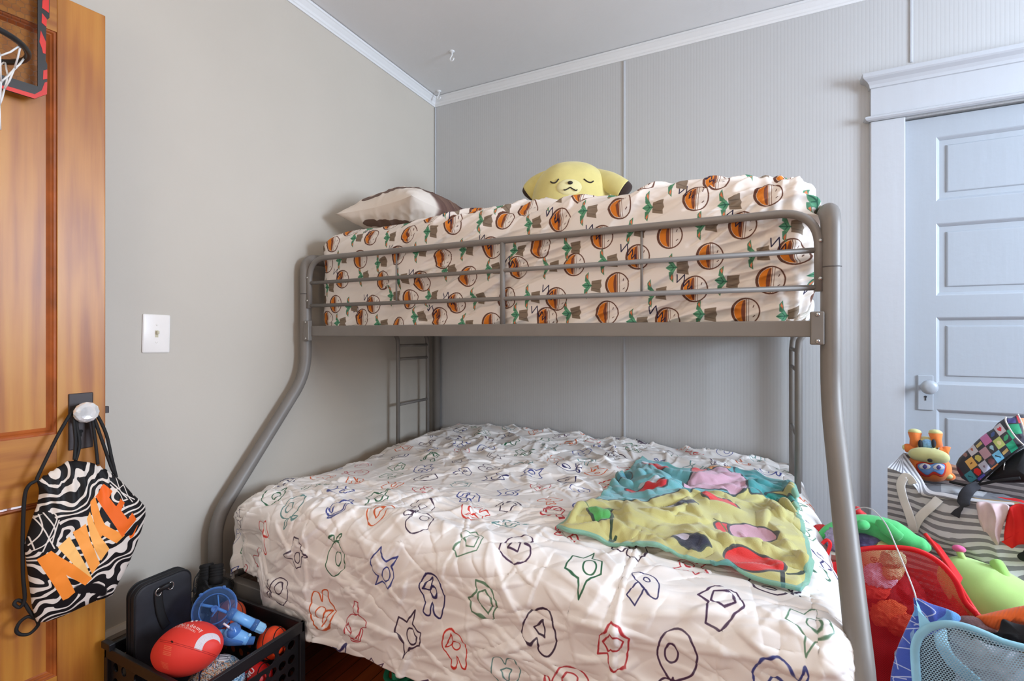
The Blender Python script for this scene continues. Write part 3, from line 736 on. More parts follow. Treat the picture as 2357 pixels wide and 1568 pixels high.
# ------------------------------------------------------------------ metal bunk bed
k = N('silver grey metal paint'); v = k.coord()
k.link(k.ramp(k.noise(v, 9, 3), [(.3, (124, 119, 114)), (.7, (130, 125, 120))]), k.b.inputs['Base Color'])
k.b.inputs['Metallic'].default_value = .1; k.b.inputs['Roughness'].default_value = .46; k.b.inputs['Specular IOR Level'].default_value = .35; M_STEEL = k.m
M_SCREW = mat('bright screw', (190, 188, 184), .25, metal=.9, var=.02)
XL, XR, YF, YB, YLF = .052, 2.060, -1.080, -.055, -1.465
bed = thing('bunk_bed', 'silver-grey metal twin-over-full bunk bed in the room corner', 'bunk bed', ((XL + XR) / 2, -.75, 0))
PR = .0245
for x in (XL, XR):
    # end frame: front post flares out below, top bends back to the rear post
    pth = fillet([(x, YLF - .03, 0), (x, YLF - .03, .50), (x, YF, 1.02), (x, YF, 1.545), (x, YB, 1.545), (x, YB, 0)], [0, .22, .28, .06, .06, 0], 10)
    obj('end_frame', tube(pth, PR, 20), M_STEEL, bed)
    obj('joint_seam', join(tube([(x, YF, 1.382), (x, YF, 1.385)], PR + .0008, 20)), mat('seam dark', (84, 80, 78), .5), bed)
    obj('foot_cap', lathe([(PR + .002, 0), (PR + .002, .02), (PR, .022)], 20, (x, YLF - .03, 0)), M_BLK, bed)
    s = 1 if x == XL else -1
    lx = x + s * .028
    for yy in (-.470, -.190):
        lp = fillet([(lx, yy, .25), (lx, yy, 1.13), (lx - s * .004, yy, 1.175), (x, yy, 1.215)], [0, .05, .03, 0], 5)
        obj('ladder_upright', tube(lp, .0115, 12), M_STEEL, bed)
    for z in (.52, .802, 1.060, 1.136):
        obj('ladder_rung', tube([(lx, -.470, z), (lx, -.190, z)], .0085, 10), M_STEEL, bed)
    obj('end_rail', tube([(x, YF, 1.21), (x, YB, 1.21)], .013, 10), M_STEEL, bed)
    obj('end_rail', tube([(x, YLF, .26), (x, YB, .26)], .013, 10), M_STEEL, bed)
    # brackets where the upper rail meets the posts
    obj('rail_bracket', join(box((x + s * .018, YF - .030, 1.172), (x + s * .050, YF - .008, 1.262), .003)), M_STEEL, bed, smooth=False)
    [obj('bracket_screw', lathe([(.006, 0), (.005, .003), (0, .004)], 12, (x + s * .034, YF - .030, zz), (0, -1, 0)), M_SCREW, bed) for zz in (1.182, 1.254)]
    obj('rail_bracket', box((x + s * .018, YLF - .050, .205), (x + s * .060, YLF - .028, .325), .003), M_STEEL, bed, smooth=False)
    obj('bracket_screw', lathe([(.009, 0), (.008, .003), (0, .005)], 14, (x + s * .036, YLF - .050, .306), (0, -1, 0)), M_SCREW, bed)
xa, xb = XL + .028, XR - .028
obj('upper_side_rail', box((XL + .024, YF - .014, 1.193), (XR - .024, YF + .014, 1.238), .003), M_STEEL, bed, smooth=False)
obj('upper_side_rail', box((XL + .024, YB - .012, 1.196), (XR - .024, YB + .012, 1.236), .003), M_STEEL, bed, smooth=False)
obj('lower_side_rail', box((XL + .024, YLF - .030, .225), (XR - .024, YLF + .006, .292), .003), M_STEEL, bed, smooth=False)
obj('lower_side_rail', box((XL + .024, YB - .012, .225), (XR - .024, YB + .012, .292), .003), M_STEEL, bed, smooth=False)
gy = YF - .004
gp = fillet([(xa, gy, 1.318), (xa, gy, 1.540), (xb, gy, 1.540), (xb, gy, 1.318)], [0, .10, .10, 0], 12)
obj('guard_rail_frame', tube(gp, .0118, 14), M_STEEL, bed)
for z in (1.4315, 1.329): obj('guard_rail', tube([(xa, gy, z), (xb, gy, z)], .0078, 12), M_STEEL, bed)
def xg(px): return at_y(px, 650, gy)[0]
obj('guard_post', tube([(xg(1157), gy, 1.236), (xg(1157), gy, 1.536)], .0098, 12), M_STEEL, bed)
for px in (911, 1476): obj('guard_rod', tube([(xg(px), gy + .004, 1.329), (xg(px), gy + .004, 1.536)], .0036, 8), M_STEEL, bed)
for s, x in ((1, xa), (-1, xb)):
    for z in (1.352, 1.455): obj('guard_screw', lathe([(.006, 0), (.005, .003), (0, .004)], 12, (x - s * .002, gy - .0105, z), (0, -1, 0)), M_SCREW, bed)
for i in range(7):
    x = XL + .2 + i * .268
    obj('slat', tube([(x, YF, 1.222), (x, YB, 1.222)], .0075, 8), M_STEEL, bed); obj('slat', tube([(x, YLF, .285), (x, YB, .285)], .0075, 8), M_STEEL, bed)

# ------------------------------------------------------------------ rounded mattress-like bodies
def rounded_body(x0, x1, y0, y1, z0, z1, rx, rc, nu=260, nt=300, disp=None, top=0.0):
    """closed loft along X; cross-section = rounded rectangle starting at the front bottom; returns verts, faces, uv=(x, girth)"""
    per = []
    def seg(a, b, n): per.extend([tuple(np.array(a) + (np.array(b) - np.array(a)) * i / n) for i in range(n)])
    def arc(c, a0, a1, n): per.extend([(c[0] + rc * math.cos(a0 + (a1 - a0) * i / n), c[1] + rc * math.sin(a0 + (a1 - a0) * i / n)) for i in range(n)])
    n1 = nt // 3
    seg((y0, z0 + .03), (y0, z1 - rc), n1); arc((y0 + rc, z1 - rc), math.pi, math.pi / 2, nt // 8)
    seg((y0 + rc, z1), (y1 - rc, z1), nt // 3); arc((y1 - rc, z1 - rc), math.pi / 2, 0, nt // 16)
    seg((y1, z1 - rc), (y1, z0 + .03), nt // 12); seg((y1, z0 + .03), (y1 - .03, z0), 3); seg((y1 - .03, z0), (y0 + .03, z0), nt // 14); seg((y0 + .03, z0), (y0, z0 + .03), 3)
    C = np.array(per); m = len(C); cl = np.vstack([C, C[:1]])
    g = np.concatenate([[0], np.cumsum(np.linalg.norm(np.diff(cl, axis=0), axis=1))])[:m]
    cen = np.array([(y0 + y1) / 2, (z0 + z1) / 2])
    xs = np.concatenate([x0 + rx * (1 - np.cos(np.linspace(0, np.pi / 2, 16)))[:-1], np.linspace(x0 + rx, x1 - rx, nu), x1 - rx * (1 - np.cos(np.linspace(np.pi / 2, 0, 16)))[1:]])
    P = np.zeros((len(xs), m, 3)); UV = np.zeros((len(xs), m, 2))
    for i, x in enumerate(xs):
        d = min(x - x0, x1 - x); ins = 0 if d >= rx else rx - math.sqrt(max(0, rx * rx - (rx - d) ** 2))
        hy, hz = (y1 - y0) / 2, (z1 - z0) / 2
        q = cen + (C - cen) * np.array([(hy - ins) / hy, (hz - ins) / hz])
        q[:, 1] -= (ins * .0)
        P[i, :, 0] = x; P[i, :, 1:] = q; UV[i, :, 0] = x; UV[i, :, 1] = g
    if top:
        w = np.sin(np.pi * np.clip((P[..., 0] - x0) / (x1 - x0), 0, 1)) ** .5 * np.sin(np.pi * np.clip((P[..., 1] - y0) / (y1 - y0), 0, 1)) ** .7
        P[..., 2] += top * w * sstep(z1 - rc, z1, P[..., 2])
    if disp is not None:
        tu = np.gradient(P, axis=0); tv = np.roll(P, -1, 1) - np.roll(P, 1, 1)
        nr = np.cross(tv, tu); nr /= np.linalg.norm(nr, axis=2)[..., None] + 1e-9
        out = P - np.array([(x0 + x1) / 2, cen[0], cen[1]]); nr *= np.sign((nr * out).sum(2))[..., None]
        P = P + nr * disp(P, UV)[..., None]
    V, Fc, uv = gridf(P, wrap_v=True, uv=UV); n = len(xs)
    Fc.append(list(range(m))); Fc.append([(n - 1) * m + j for j in range(m)][::-1])
    return V, Fc, uv

# ------------------------------------------------------------------ upper sheet with print
SX0, SX1, SY0, SY1, SZ0, SZ1 = .076, 2.036, -1.050, -.085, 1.204, 1.672
def sheet_disp(P, UV):
    x, y, z = P[..., 0], P[..., 1], P[..., 2]
    g = UV[..., 1]
    q = g - .42 * x + .08 * noise(x * 2.1, g * 2.1, 4.0)
    lon = x + .5 * g
    front = 1 - sstep(.50, .66, g)
    amp = (.25 + .75 * sstep(.5, 1.2, x)) * (.25 + .75 * front)
    f = ridge(q * 10, lon * 1.3, 1.0) * .017 + ridge(q * 22, lon * 2.2, 8.0) * .006
    ga = sstep(1.78, 1.98, x) * np.sin(x * 150 + 4 * noise(x * 6, g * 9, 2.)) * .005 * front
    lowf = .008 * noise(x * 1.7, g * 1.4, 50.) + .006 * sstep(.25, .0, g) * np.sin(x * 34 + 3 * noise(x * 3, 0, 1.)) * front
    n0 = 16
    xs = np.linspace(0, 2.1, 1000); gs = np.linspace(0, 1.7, 800); UU, GG = np.meshgrid(xs, gs, indexing='ij')
    Hc = creases(UU, GG, 150, (.55, 2.05, 0, .8), (.45, .16), (.15, .7), (.006, .014), (.003, .009), 3, .5) + creases(UU, GG, 260, (.05, 2.05, 0, 1.5), (.6, .6), (.05, .2), (.004, .008), (.0012, .0035), 4)
    iu = np.clip((x / 2.1 * 999), 0, 999).astype(int); ig = np.clip((g / 1.7 * 799), 0, 799).astype(int)
    return f * amp * 1.25 + 2.3 * Hc[iu, ig] * (.3 + .7 * front) + ga + lowf - .006
sheetV = rounded_body(SX0, SX1, SY0, SY1, SZ0, SZ1, .085, .085, 420, 420, sheet_disp, .012)
_v = np.asarray(sheetV[0]); _v[:, 1] = np.maximum(_v[:, 1], -1.069)
cv = Canvas(3072, 1536, (226, 217, 209), 0.0, -.05, 2.1, 1.05)
def pot(cv, x, y, s, a, kind):
    L = lambda P: rot(np.asarray(P, float) * s, a) + [x, y]
    if kind == 0:                               # potted plant, leaves to the left: tan pot, green leaves with orange hearts
        cv.poly(L([(.1, -.42), (.95, -.58), (.90, -.2), (1.0, 0), (.92, .3), (.95, .55), (.1, .40)]), (128, 112, 96))
        cv.line(L([(.15, -.2), (.8, -.3)]), .05 * s, (104, 90, 76)); cv.line(L([(.15, .2), (.8, .25)]), .05 * s, (104, 90, 76))
        for sg in (1, -1):
            cv.poly(L([(.05, .10 * sg), (-.20, .50 * sg), (-.22, 1.15 * sg), (-.48, .86 * sg), (-.50, .35 * sg)]), (78, 128, 98))
            cv.poly(L([(-.26, .50 * sg), (-.24, .74 * sg), (-.32, 1.0 * sg), (-.42, .75 * sg)]), (216, 122, 86))
        cv.poly(L([(.14, 0), (-.2, .40), (-.74, .0), (-.2, -.40)]), (92, 152, 118)); cv.line(L([(.14, 0), (-.66, 0)]), .06 * s, (46, 92, 74)); cv.line(L([(-.1, 0), (-.3, .22)]), .05 * s, (46, 92, 74)); cv.line(L([(-.1, 0), (-.3, -.22)]), .05 * s, (46, 92, 74))
    else:                                       # half orange, half white capsule with a brown rim
        cv.poly(L(circ(0, 0, .98, 1.02)), (98, 64, 52)); cv.poly(L(circ(.05, 0, .84, .92)), (226, 217, 209))
        cv.poly(L(circ(.0, 0, .76, .86, 24, math.pi / 2, 3 * math.pi / 2)), (212, 122, 38)); cv.poly(L(circ(-.02, 0, .26, .86, 24, math.pi / 2, 3 * math.pi / 2)), (120, 70, 52))
        cv.line(L([(.06, -.95), (.06, .95)]), .05 * s, (110, 76, 62)); cv.line(L([(.22, -.93), (.22, .93)]), .035 * s, (120, 88, 72))
        cv.line(L([(.5, -.4), (.62, -.3)]), .05 * s, (80, 50, 44)); cv.line(L([(.5, .3), (.56, .45)]), .05 * s, (80, 50, 44))
        if kind == 2:
            for zx, zy, zs in ((-1.0, .85, .30), (-.55, .42, .22), (-.3, .05, .16)):
                cv.line(L([(zx - zs, zy + zs), (zx - zs, zy - zs), (zx + zs * .8, zy + zs), (zx + zs * .8, zy - zs)]), .075 * s, (36, 32, 60))
r2 = random.Random(5); row = 0
yy = .02
while yy < 1.05:
    xx = .02 + (row % 3) * .06; kk = row
    while xx < 2.1:
        kd = (0, 1, 0, 2)[kk % 4] if row % 2 == 0 else (2, 0, 1, 0)[kk % 4]
        pot(cv, xx + r2.uniform(-.014, .014), yy + r2.uniform(-.022, .022), (.040 if kd else .0395), r2.uniform(-.12, .12) - (.0), kd)
        xx += .108; kk += 1
    yy += .088; row += 1
M_SHEET = printed('printed cotton sheet', cv, .85, .12, 1200, .0004)
sh = obj('bed_sheet', sheetV, M_SHEET, label='cream fitted sheet with green, orange and brown print on the upper bunk', cat='bed sheet')

# ------------------------------------------------------------------ lower mattress (tan cover shows under the comforter)
M_TAN = mat('tan mattress cover', (214, 172, 122), .8, var=.05, vs=9)
def md(P, UV): return .004 * noise(P[..., 0] * 6, UV[..., 1] * 6, 3.) + .003 * ridge(P[..., 0] * 9, UV[..., 1] * 3, 9.)
obj('mattress', rounded_body(.095, 2.045, -1.445, -.075, .295, .565, .06, .06, 120, 150, md), M_TAN, label='tan mattress on the lower bunk, mostly hidden by the comforter', cat='mattress')

# ------------------------------------------------------------------ comforter
EL, ER, EF, CZT = .205, 1.985, -1.418, .585      # where the cloth starts to bend down (left, right, front) and the mattress top
BR = .085
NU, NV = 860, 760
us = np.linspace(-.13, 2.46, NU); vs = np.linspace(-.02, -1.79, NV)
U, Vv = np.meshgrid(us, vs, indexing='ij')
hemn = .018 * noise(us * 2.2, 3.0, 0.) + .008 * noise(us * 7, 5.0, 0.)
# trim: hem length differs along the bed
dl = np.maximum(0, EL - U); dr = np.maximum(0, U - ER); df = np.maximum(0, EF - Vv)
drop_f = .405 * (1.14 + (hemn[:, None]) - .34 * (1 - sstep(.33, .37, us))[:, None])
df = df * (drop_f / .405) * np.ones_like(U)
dl = dl * 1.0
du = np.maximum(dl, dr); sgn = np.where(dl > 0, -1.0, 1.0)
d = np.sqrt(du ** 2 + df ** 2) + 1e-9
# keep the corner hem level: limit the hanging length
lim = .43
dd = np.where((du > 0) & (df > 0), np.minimum(d, np.maximum(np.maximum(du, df), d * .86)), d)
ang = np.minimum(dd / BR, math.pi / 2)
outw = BR * np.sin(ang); down = BR * (1 - np.cos(ang)) + np.maximum(0, dd - BR * math.pi / 2)
outw = outw + .035 * np.maximum(0, dd - BR * math.pi / 2)
nx = sgn * du / d; ny = -df / d
crown_ = .075 * np.sin(np.pi * np.clip((np.clip(U, EL, ER) - EL) / (ER - EL), 0, 1)) ** .5
# soft body: fuller towards the back left, slumps at the ends
body = .035 * np.exp(-((U - .55) / .45) ** 2 - ((Vv + .25) / .35) ** 2) + .020 * noise(U * 1.6, Vv * 1.8, 2.0)
X = np.clip(U, EL, ER) + nx * outw
Y = np.maximum(Vv, EF) + ny * outw
Z = CZT + body * np.exp(-down * 6) + crown_ * 0.35 * np.exp(-down * 8) - down
# wrinkles
top_w = np.exp(-down * 14); front_w = sstep(.02, .12, df); side_w = sstep(.02, .12, du)
wx, wy = U + .05 * noise(U * 4, Vv * 4, 11.), Vv + .05 * noise(U * 4, Vv * 4, 13.)
inner = sstep(-1.15, -.75, Vv)
soft = ridge(wx * 5 + wy * 2, wy * 3.2, 21.) * .012 + .012 * noise(wx * 6, wy * 6, 23.)
fine = creases(U, Vv, 620, (-.1, 2.3, -1.15, 0), lambda a, b, r: r.normal(.55 if a < 1.2 else -.4, .7), (.05, .22), (.004, .008), (.003, .008), 21, 2.5) + creases(U, Vv, 700, (-.1, 2.3, -1.1, 0), (0, 1.2), (.03, .09), (.003, .0055), (.0015, .0045), 22, 4)
fine_w = top_w * (.35 + .65 * inner); fine = fine + soft * (.3 + .7 * inner)
def fan(a, b, r): return r.normal(.10 + .30 * (.9 - a) * .5, .28) if r.random() < .8 else r.normal(1.1, .5)
crea = creases(U, Vv, 330, (-.1, 2.35, -1.79, -1.10), fan, (.14, .55), (.004, .010), (.0022, .0062), 31, .6) + creases(U, Vv, 900, (-.1, 2.35, -1.79, -1.05), (.12, .55), (.04, .18), (.0025, .0060), (.0012, .0034), 32, 2)
crea = crea + .006 * noise(U * 5, Vv * 9, 41.) + .003 * noise(U * 11, Vv * 16, 44.)
cw = sstep(-1.0, -1.25, Vv)
vert = ridge(U * 3.2 + .35 * noise(0 * U, Vv * 2, 3.), Vv * .6, 61.) * .003 * sstep(EF + .10, EF - .25, Vv)
endf = side_w * np.sin(Vv * 46 + 5 * noise(U * 4, Vv * 3, 7.)) * .009
# one long hard crease and the overlapping corner layer at the left
cr = np.exp(-np.abs((U - (1.585 + .06 * (Vv + 1.4))) / .005)) * .011 * sstep(-1.15, -1.32, Vv) * (1 - sstep(-1.62, -1.72, Vv))
lay = -.036 * sstep(.36, .33, U + .10 * df) * sstep(.05, .20, df) * sstep(.0, .06, U)
corner = sstep(.02, .10, np.minimum(du, df))
bump_ = 1.35 * fine * fine_w + (1.75 * crea * cw + vert + endf) * (1 - .7 * corner) + cr + lay
P = np.stack([X, Y, Z], -1)
tu, tv = np.gradient(P, axis=0), np.gradient(P, axis=1)
nr = np.cross(tv, tu); nr /= np.linalg.norm(nr, axis=2)[..., None] + 1e-9
nr *= np.where(nr[..., 2:3] < -.05, -1, 1)
fl = (nr * np.stack([nx, ny, .3 + 0 * nx], -1)).sum(2); nr *= np.where(fl < 0, -1, 1)[..., None]
P = P + nr * bump_[..., None]
P[..., 1] = np.minimum(P[..., 1], -.035); P[..., 0] = np.maximum(P[..., 0], .03)
UVc = np.stack([U, -Vv], -1)
cv = Canvas(4096, 2900, (242, 236, 231), -.2, 0.0, 2.5, 1.9)
COLS = [(206, 44, 34), (214, 92, 40), (188, 52, 60), (44, 40, 92), (70, 44, 74), (34, 92, 60), (96, 140, 138), (92, 128, 100), (60, 70, 140), (58, 40, 62)]
def motif(kind):
    o = []
    if kind == 0: o = [spline([(-.9, .3), (-.3, .6), (.2, .45), (.7, .1), (.85, -.5), (.3, -.95), (-.4, -.8), (-.5, .0)], 5, True), np.array([(.2, -.7), (.5, -.2), (.7, -.55)]), np.array([(.0, .55), (.1, 1.25), (.45, 1.25), (.4, .5)]), spline([(-.45, -.05), (-.35, -.6), (.2, -1.0), (.05, -1.1), (-.55, -.8), (-.65, -.1)], 5)]
    elif kind == 1: o = [spline([(0, -.95), (-.85, -.1), (-.75, .7), (-.25, .75), (0, .4), (.25, .75), (.75, .7), (.85, -.1)], 5, True), np.array([(-.35, .1), (0, -.45), (.35, .1), (0, .2)])]
    elif kind == 2: o = [np.array([(-.9, -.2), (-.2, .9), (.6, .75), (.8, -.1), (.3, -.9), (.0, -.5), (-.6, -.75)]), np.array([(-.1, .6), (.45, .5), (.5, -.2), (.05, -.4), (-.2, .1)])]
    elif kind == 3: o = [spline([(-.7, -.9), (-.85, .2), (-.3, .9), (.5, .8), (.9, .1), (.4, -.5), (.45, -.95), (.0, -.95), (-.1, -.4), (-.35, -.9)], 4, True), spline([(.0, .8), (.1, .2), (.7, .1)], 5), circ(-.15, .15, .3, .25)]
    elif kind == 4: o = [spline([(-.95, .1), (-.4, .75), (.4, .75), (.95, .1), (.3, -.1), (-.4, -.1)], 5, True), np.array([(-.25, -.1), (-.35, -.9), (.3, -.9), (.25, -.1)]), circ(.1, .38, .2, .14)]
    elif kind == 5: o = [spline([(-.2, .9), (-.8, .3), (-.7, -.5), (.0, -.95), (.7, -.5), (.75, .3), (.2, .85)], 5, True), spline([(0, .85), (-.15, 1.2), (-.5, 1.3), (-.3, 1.0), (0, .95)], 5), spline([(.05, .9), (.3, 1.25), (.55, 1.15), (.3, .95)], 5), circ(-.25, 0, .28, .38)]
    elif kind == 6: o = [np.array([(-.9, -.4), (-.5, .3), (-.8, .9), (-.2, .6), (.5, .7), (.8, .2), (.5, -.3), (.9, -.8), (.1, -.5), (-.3, -.9)]), circ(.15, .15, .32, .34)]
    return o
r3 = random.Random(11); yy, row = .03, 0
while yy < 1.9:
    xx = -.16 + (row % 2) * .086
    while xx < 2.5:
        kd = r3.randrange(7); col = r3.choice(COLS); s = .046 * r3.uniform(.90, 1.14); a = r3.uniform(0, 6.28) if kd in (1, 2, 5) else r3.uniform(-.8, .8) + (math.pi if r3.random() < .3 else 0)
        ox, oy = xx + r3.uniform(-.022, .022), yy + r3.uniform(-.02, .02)
        for P_ in motif(kd): cv.line(rot(P_ * s, a) + [ox, oy], (.0040 if s > .046 else .0029), col, closed=True)
        xx += .172; 
    yy += .128; row += 1
M_COMF = printed('comforter print', cv, .42, .14, 900, .0006, sheen=.1, spec=.6)
cf = obj('comforter', gridf(P, uv=UVc), M_COMF, label='wrinkled white comforter printed with coloured outline shapes over the lower bunk', cat='comforter')
sm = cf.modifiers.new('thickness', 'SOLIDIFY'); sm.thickness = .007; sm.offset = -1
COMF = P
# ------------------------------------------------------------------ pillow on the upper bunk
n = 70
s_, t_ = np.meshgrid(np.linspace(-1, 1, n), np.linspace(-1, 1, n), indexing='ij')
PCn = np.array([.325, -.61, 1.786])
def pil(side):
    a, b = .225, .345
    sx = s_ * a * (1 - .10 * (1 - t_ ** 2) * 0 - .09 * (1 - np.abs(t_) ** 2.2)) ; ty = t_ * b * (1 - .10 * (1 - np.abs(s_) ** 2.2))
    h = .140 * (np.clip(1 - np.abs(s_) ** 2.3, 0, 1) ** .62) * (np.clip(1 - np.abs(t_) ** 2.5, 0, 1) ** .62)
    wr = .006 * ridge(s_ * 2.2 + t_, t_ * 2.0, 3. + side) + .004 * ridge(s_ * 5, t_ * 6, 9. + side)
    z = side * (h * (1.0 if side > 0 else .72) + wr * np.clip(h / .04, 0, 1))
    return np.stack([sx, ty, z], -1)
A, B = pil(1), pil(-1)
def place(Q):
    a = math.radians(-4)                       # raised a little towards the wall
    x, y, z = Q[..., 0], Q[..., 1], Q[..., 2]
    return np.stack([x * math.cos(a) + z * math.sin(a), y, -x * math.sin(a) + z * math.cos(a)], -1) + PCn
uvp = np.stack([t_ * .345, s_ * .225], -1)
g1 = gridf(place(A), uv=uvp); g2 = gridf(place(B), uv=uvp, flip=True)
cv = Canvas(900, 640, (226, 214, 202), -.36, -.24, .36, .24)
X, Y = cv.grid()
m = sstep(-.13, -.08, X + .05 * np.sin(Y * 14) + .03 * noise(X * 16, Y * 16, 4.))
col = np.array([88, 62, 56]) / 255 + (np.array([124, 96, 82]) - np.array([88, 62, 56]))[None, None] / 255 * np.clip(fbm(X * 16, Y * 9, 7.)[..., None] + .35, 0, 1)
cv.a[:] = cv.a * (1 - m[..., None]) + col * m[..., None]
cv.poly(spline([(.10, -.25), (.36, -.25), (.36, .24), (.2, .24), (.07, .02)], 5, True), (74, 42, 48))
cv.poly(spline([(-.31, -.10), (-.29, .04), (-.22, .14), (-.10, .19), (-.08, .13), (-.18, .09), (-.25, .0), (-.27, -.12)], 5, True), (112, 90, 80))
cv.poly(spline([(-.12, -.10), (-.07, .05), (.0, .08), (.02, -.06), (-.04, -.15)], 5, True), (228, 216, 204))
cv.poly(spline([(-.10, -.22), (-.03, -.17), (.04, -.20), (-.02, -.24)], 5, True), (70, 56, 52))
cv.line(spline([(.06, .2), (.16, .02), (.14, -.2)], 8), .018, (148, 118, 98), al=.6); cv.line(spline([(.2, .2), (.26, .0), (.24, -.2)], 8), .02, (104, 112, 122), al=.5)
vf = join(g1, g2)
obj('pillow', vf, printed('pillow print', cv, .7, .12, 900, .0005), label='plump pillow in a white and brown printed case at the head of the upper bunk', cat='pillow')

# ------------------------------------------------------------------ yellow plush toy asleep on the upper bunk
M_PY = mat('pale yellow plush', (214, 200, 128), .9, var=.03, vs=14, bump=.25, bs=700, bd=.001, sheen=.25)
M_PD = mat('dark brown plush', (52, 38, 32), .9, bump=.25, bs=700, bd=.001, sheen=.15)
M_TH = mat('dark embroidery thread', (44, 34, 30), .7)
HY_ = -.40
def pp(px, py, y=HY_): return at_y(px, py, y)
hc = pp(1315, 440); hx = (pp(1402, 440) - pp(1232, 440)) / 2; hw = np.linalg.norm(hx)
ty = thing('plush_toy', 'pale yellow plush animal with drooping brown-ended ears asleep on the upper bunk', 'plush toy', (hc[0], hc[1], 1.69))
ex = RT * hw; ey = AX * .15; top_z = pp(1318, 377)[2]
bz = 1.690; hh = (top_z - bz) / 2
hcen = np.array([hc[0], hc[1], bz + hh])
def headf(D):
    D = D.copy(); w = 1 + .10 * np.clip(-D[:, 2], -1, .5); D[:, 0] *= w; return D
head = ellipsoid(hcen, ex * 1.0, ey, UP * hh, 56, 36, 2.35, headf)
obj('head', head, M_PY, ty)
def on_face(px, py, lift=.001):
    """point on the front of the head seen at that spot"""
    d = ray(px, py); best = None
    o = CAM - hcen
    lo, hi = 1.6, np.dot(hcen - CAM, AX) / 1.0
    f = lambda q: (abs(np.dot(q, RT) / (hw * (1 + .10 * np.clip(-q[2] / hh, -1, .5)))) ** 2.35 + abs(np.dot(q, AX) / .15) ** 2.35 + abs(q[2] / hh) ** 2.35) - 1
    for _ in range(50):
        mid = (lo + hi) / 2
        if f(o + d * mid) > 0: lo = mid
        else: hi = mid
    return CAM + d * (lo - lift)
for P_ in ([(1267, 418), (1272, 421), (1279, 420), (1286, 412)], [(1344, 412), (1352, 418), (1360, 420), (1366, 417)]):
    obj('closed_eye', tube(spline([on_face(*q) for q in P_], 6), .0032, 8), M_TH, ty)
obj('muzzle', ellipsoid(on_face(1312, 433, -.012), RT * .062, AX * .022, UP * .042, 30, 20), mat('cream plush', (224, 214, 160), .9, var=.03, bump=.25, bs=700, bd=.001, sheen=.25), ty)
MZ = -AX * .0105
obj('nose', ellipsoid(on_face(1312, 422, .004) + MZ * .9, RT * .012, AX * .006, UP * .008, 14, 10), M_TH, ty)
obj('mouth', tube(spline([on_face(*q) + MZ for q in ((1297, 438), (1300, 439), (1307, 436), (1312, 433), (1317, 436), (1325, 440), (1328, 438))], 6), .0026, 8), M_TH, ty)
def ear(pts, rad):
    """flattened drooping ear; the last part is the dark tip"""
    C = spline(np.array(pts), 10); R_ = np.interp(np.linspace(0, 1, len(C)), np.linspace(0, 1, len(rad)), rad)
    k = int(len(C) * .70)
    e = obj('ear', tube(C[:k + 1], R_[:k + 1], 22, flat=(1, .55), normal=AX), M_PY, ty)
    tip = tube(C[k:], R_[k:] * 1.004, 22, flat=(1, .55), normal=AX); obj('ear_tip', tip, M_PD, e, label='dark brown end of the ear')
ear([pp(1262, 408, -.40), pp(1246, 418, -.41), pp(1232, 430, -.42), pp(1221, 441, -.43), pp(1212, 449, -.43), pp(1209, 452, -.43)], [.036, .042, .048, .048, .044, .030, .004])
ear([pp(1366, 405, -.40), pp(1384, 412, -.41), pp(1404, 420, -.42), pp(1424, 430, -.43), pp(1444, 440, -.43), pp(1449, 443, -.43)], [.040, .046, .050, .050, .046, .032, .004])
bc = hcen + AX * .20 + UP * (-.05)
obj('body', ellipsoid([bc[0], bc[1], bz + .125], RT * (hw * 1.02), AX * .16, UP * .125, 40, 26), M_PY, ty)
for px, py in ((1243, 472), (1398, 462)):
    c = pp(px, py, -.36); obj('arm', ellipsoid([c[0], c[1], bz + .06], RT * .085, AX * .06, UP * .06, 26, 18), M_PY, ty)

# ------------------------------------------------------------------ fleece blanket lying on the comforter
def cpt(x, y): p = at_z(1150 + x / 2.76, 1000 + y / 2.76, .655); return p[:2]
top_e = [(905, 112), (960, 132), (1060, 160), (1180, 184), (1330, 184), (1450, 188), (1560, 196), (1660, 200), (1760, 214), (1830, 240), (1882, 290)]
bot_e = [(360, 530), (430, 574), (560, 592), (720, 632), (960, 674), (1240, 722), (1370, 748), (1480, 772), (1600, 795), (1740, 822), (1912, 852)]
lef_e = [(905, 112), (830, 172), (760, 222), (700, 275), (660, 330), (610, 380), (520, 412), (450, 470), (360, 530)]
rig_e = [(1882, 290), (1890, 340), (1902, 400), (1918, 455), (1934, 510), (1952, 560), (1972, 630), (1986, 705), (1966, 788), (1912, 852)]
nb, mb = 220, 200
def rs(P, k): P = np.array([cpt(*q) for q in P]); C = spline(P, 10); L = np.concatenate([[0], np.cumsum(np.linalg.norm(np.diff(C, axis=0), axis=1))]); s = np.linspace(0, L[-1], k); return np.stack([np.interp(s, L, C[:, i]) for i in (0, 1)], 1)
Tt, Bb, Ll, Rr = rs(top_e, nb), rs(bot_e, nb), rs(lef_e, mb), rs(rig_e, mb)
a = np.linspace(0, 1, nb)[:, None, None]; b = np.linspace(0, 1, mb)[None, :, None]
XY = (1 - b) * Tt[:, None] + b * Bb[:, None] + (1 - a) * Ll[None] + a * Rr[None] - ((1 - a) * (1 - b) * Tt[0] + a * (1 - b) * Tt[-1] + (1 - a) * b * Bb[0] + a * b * Bb[-1])
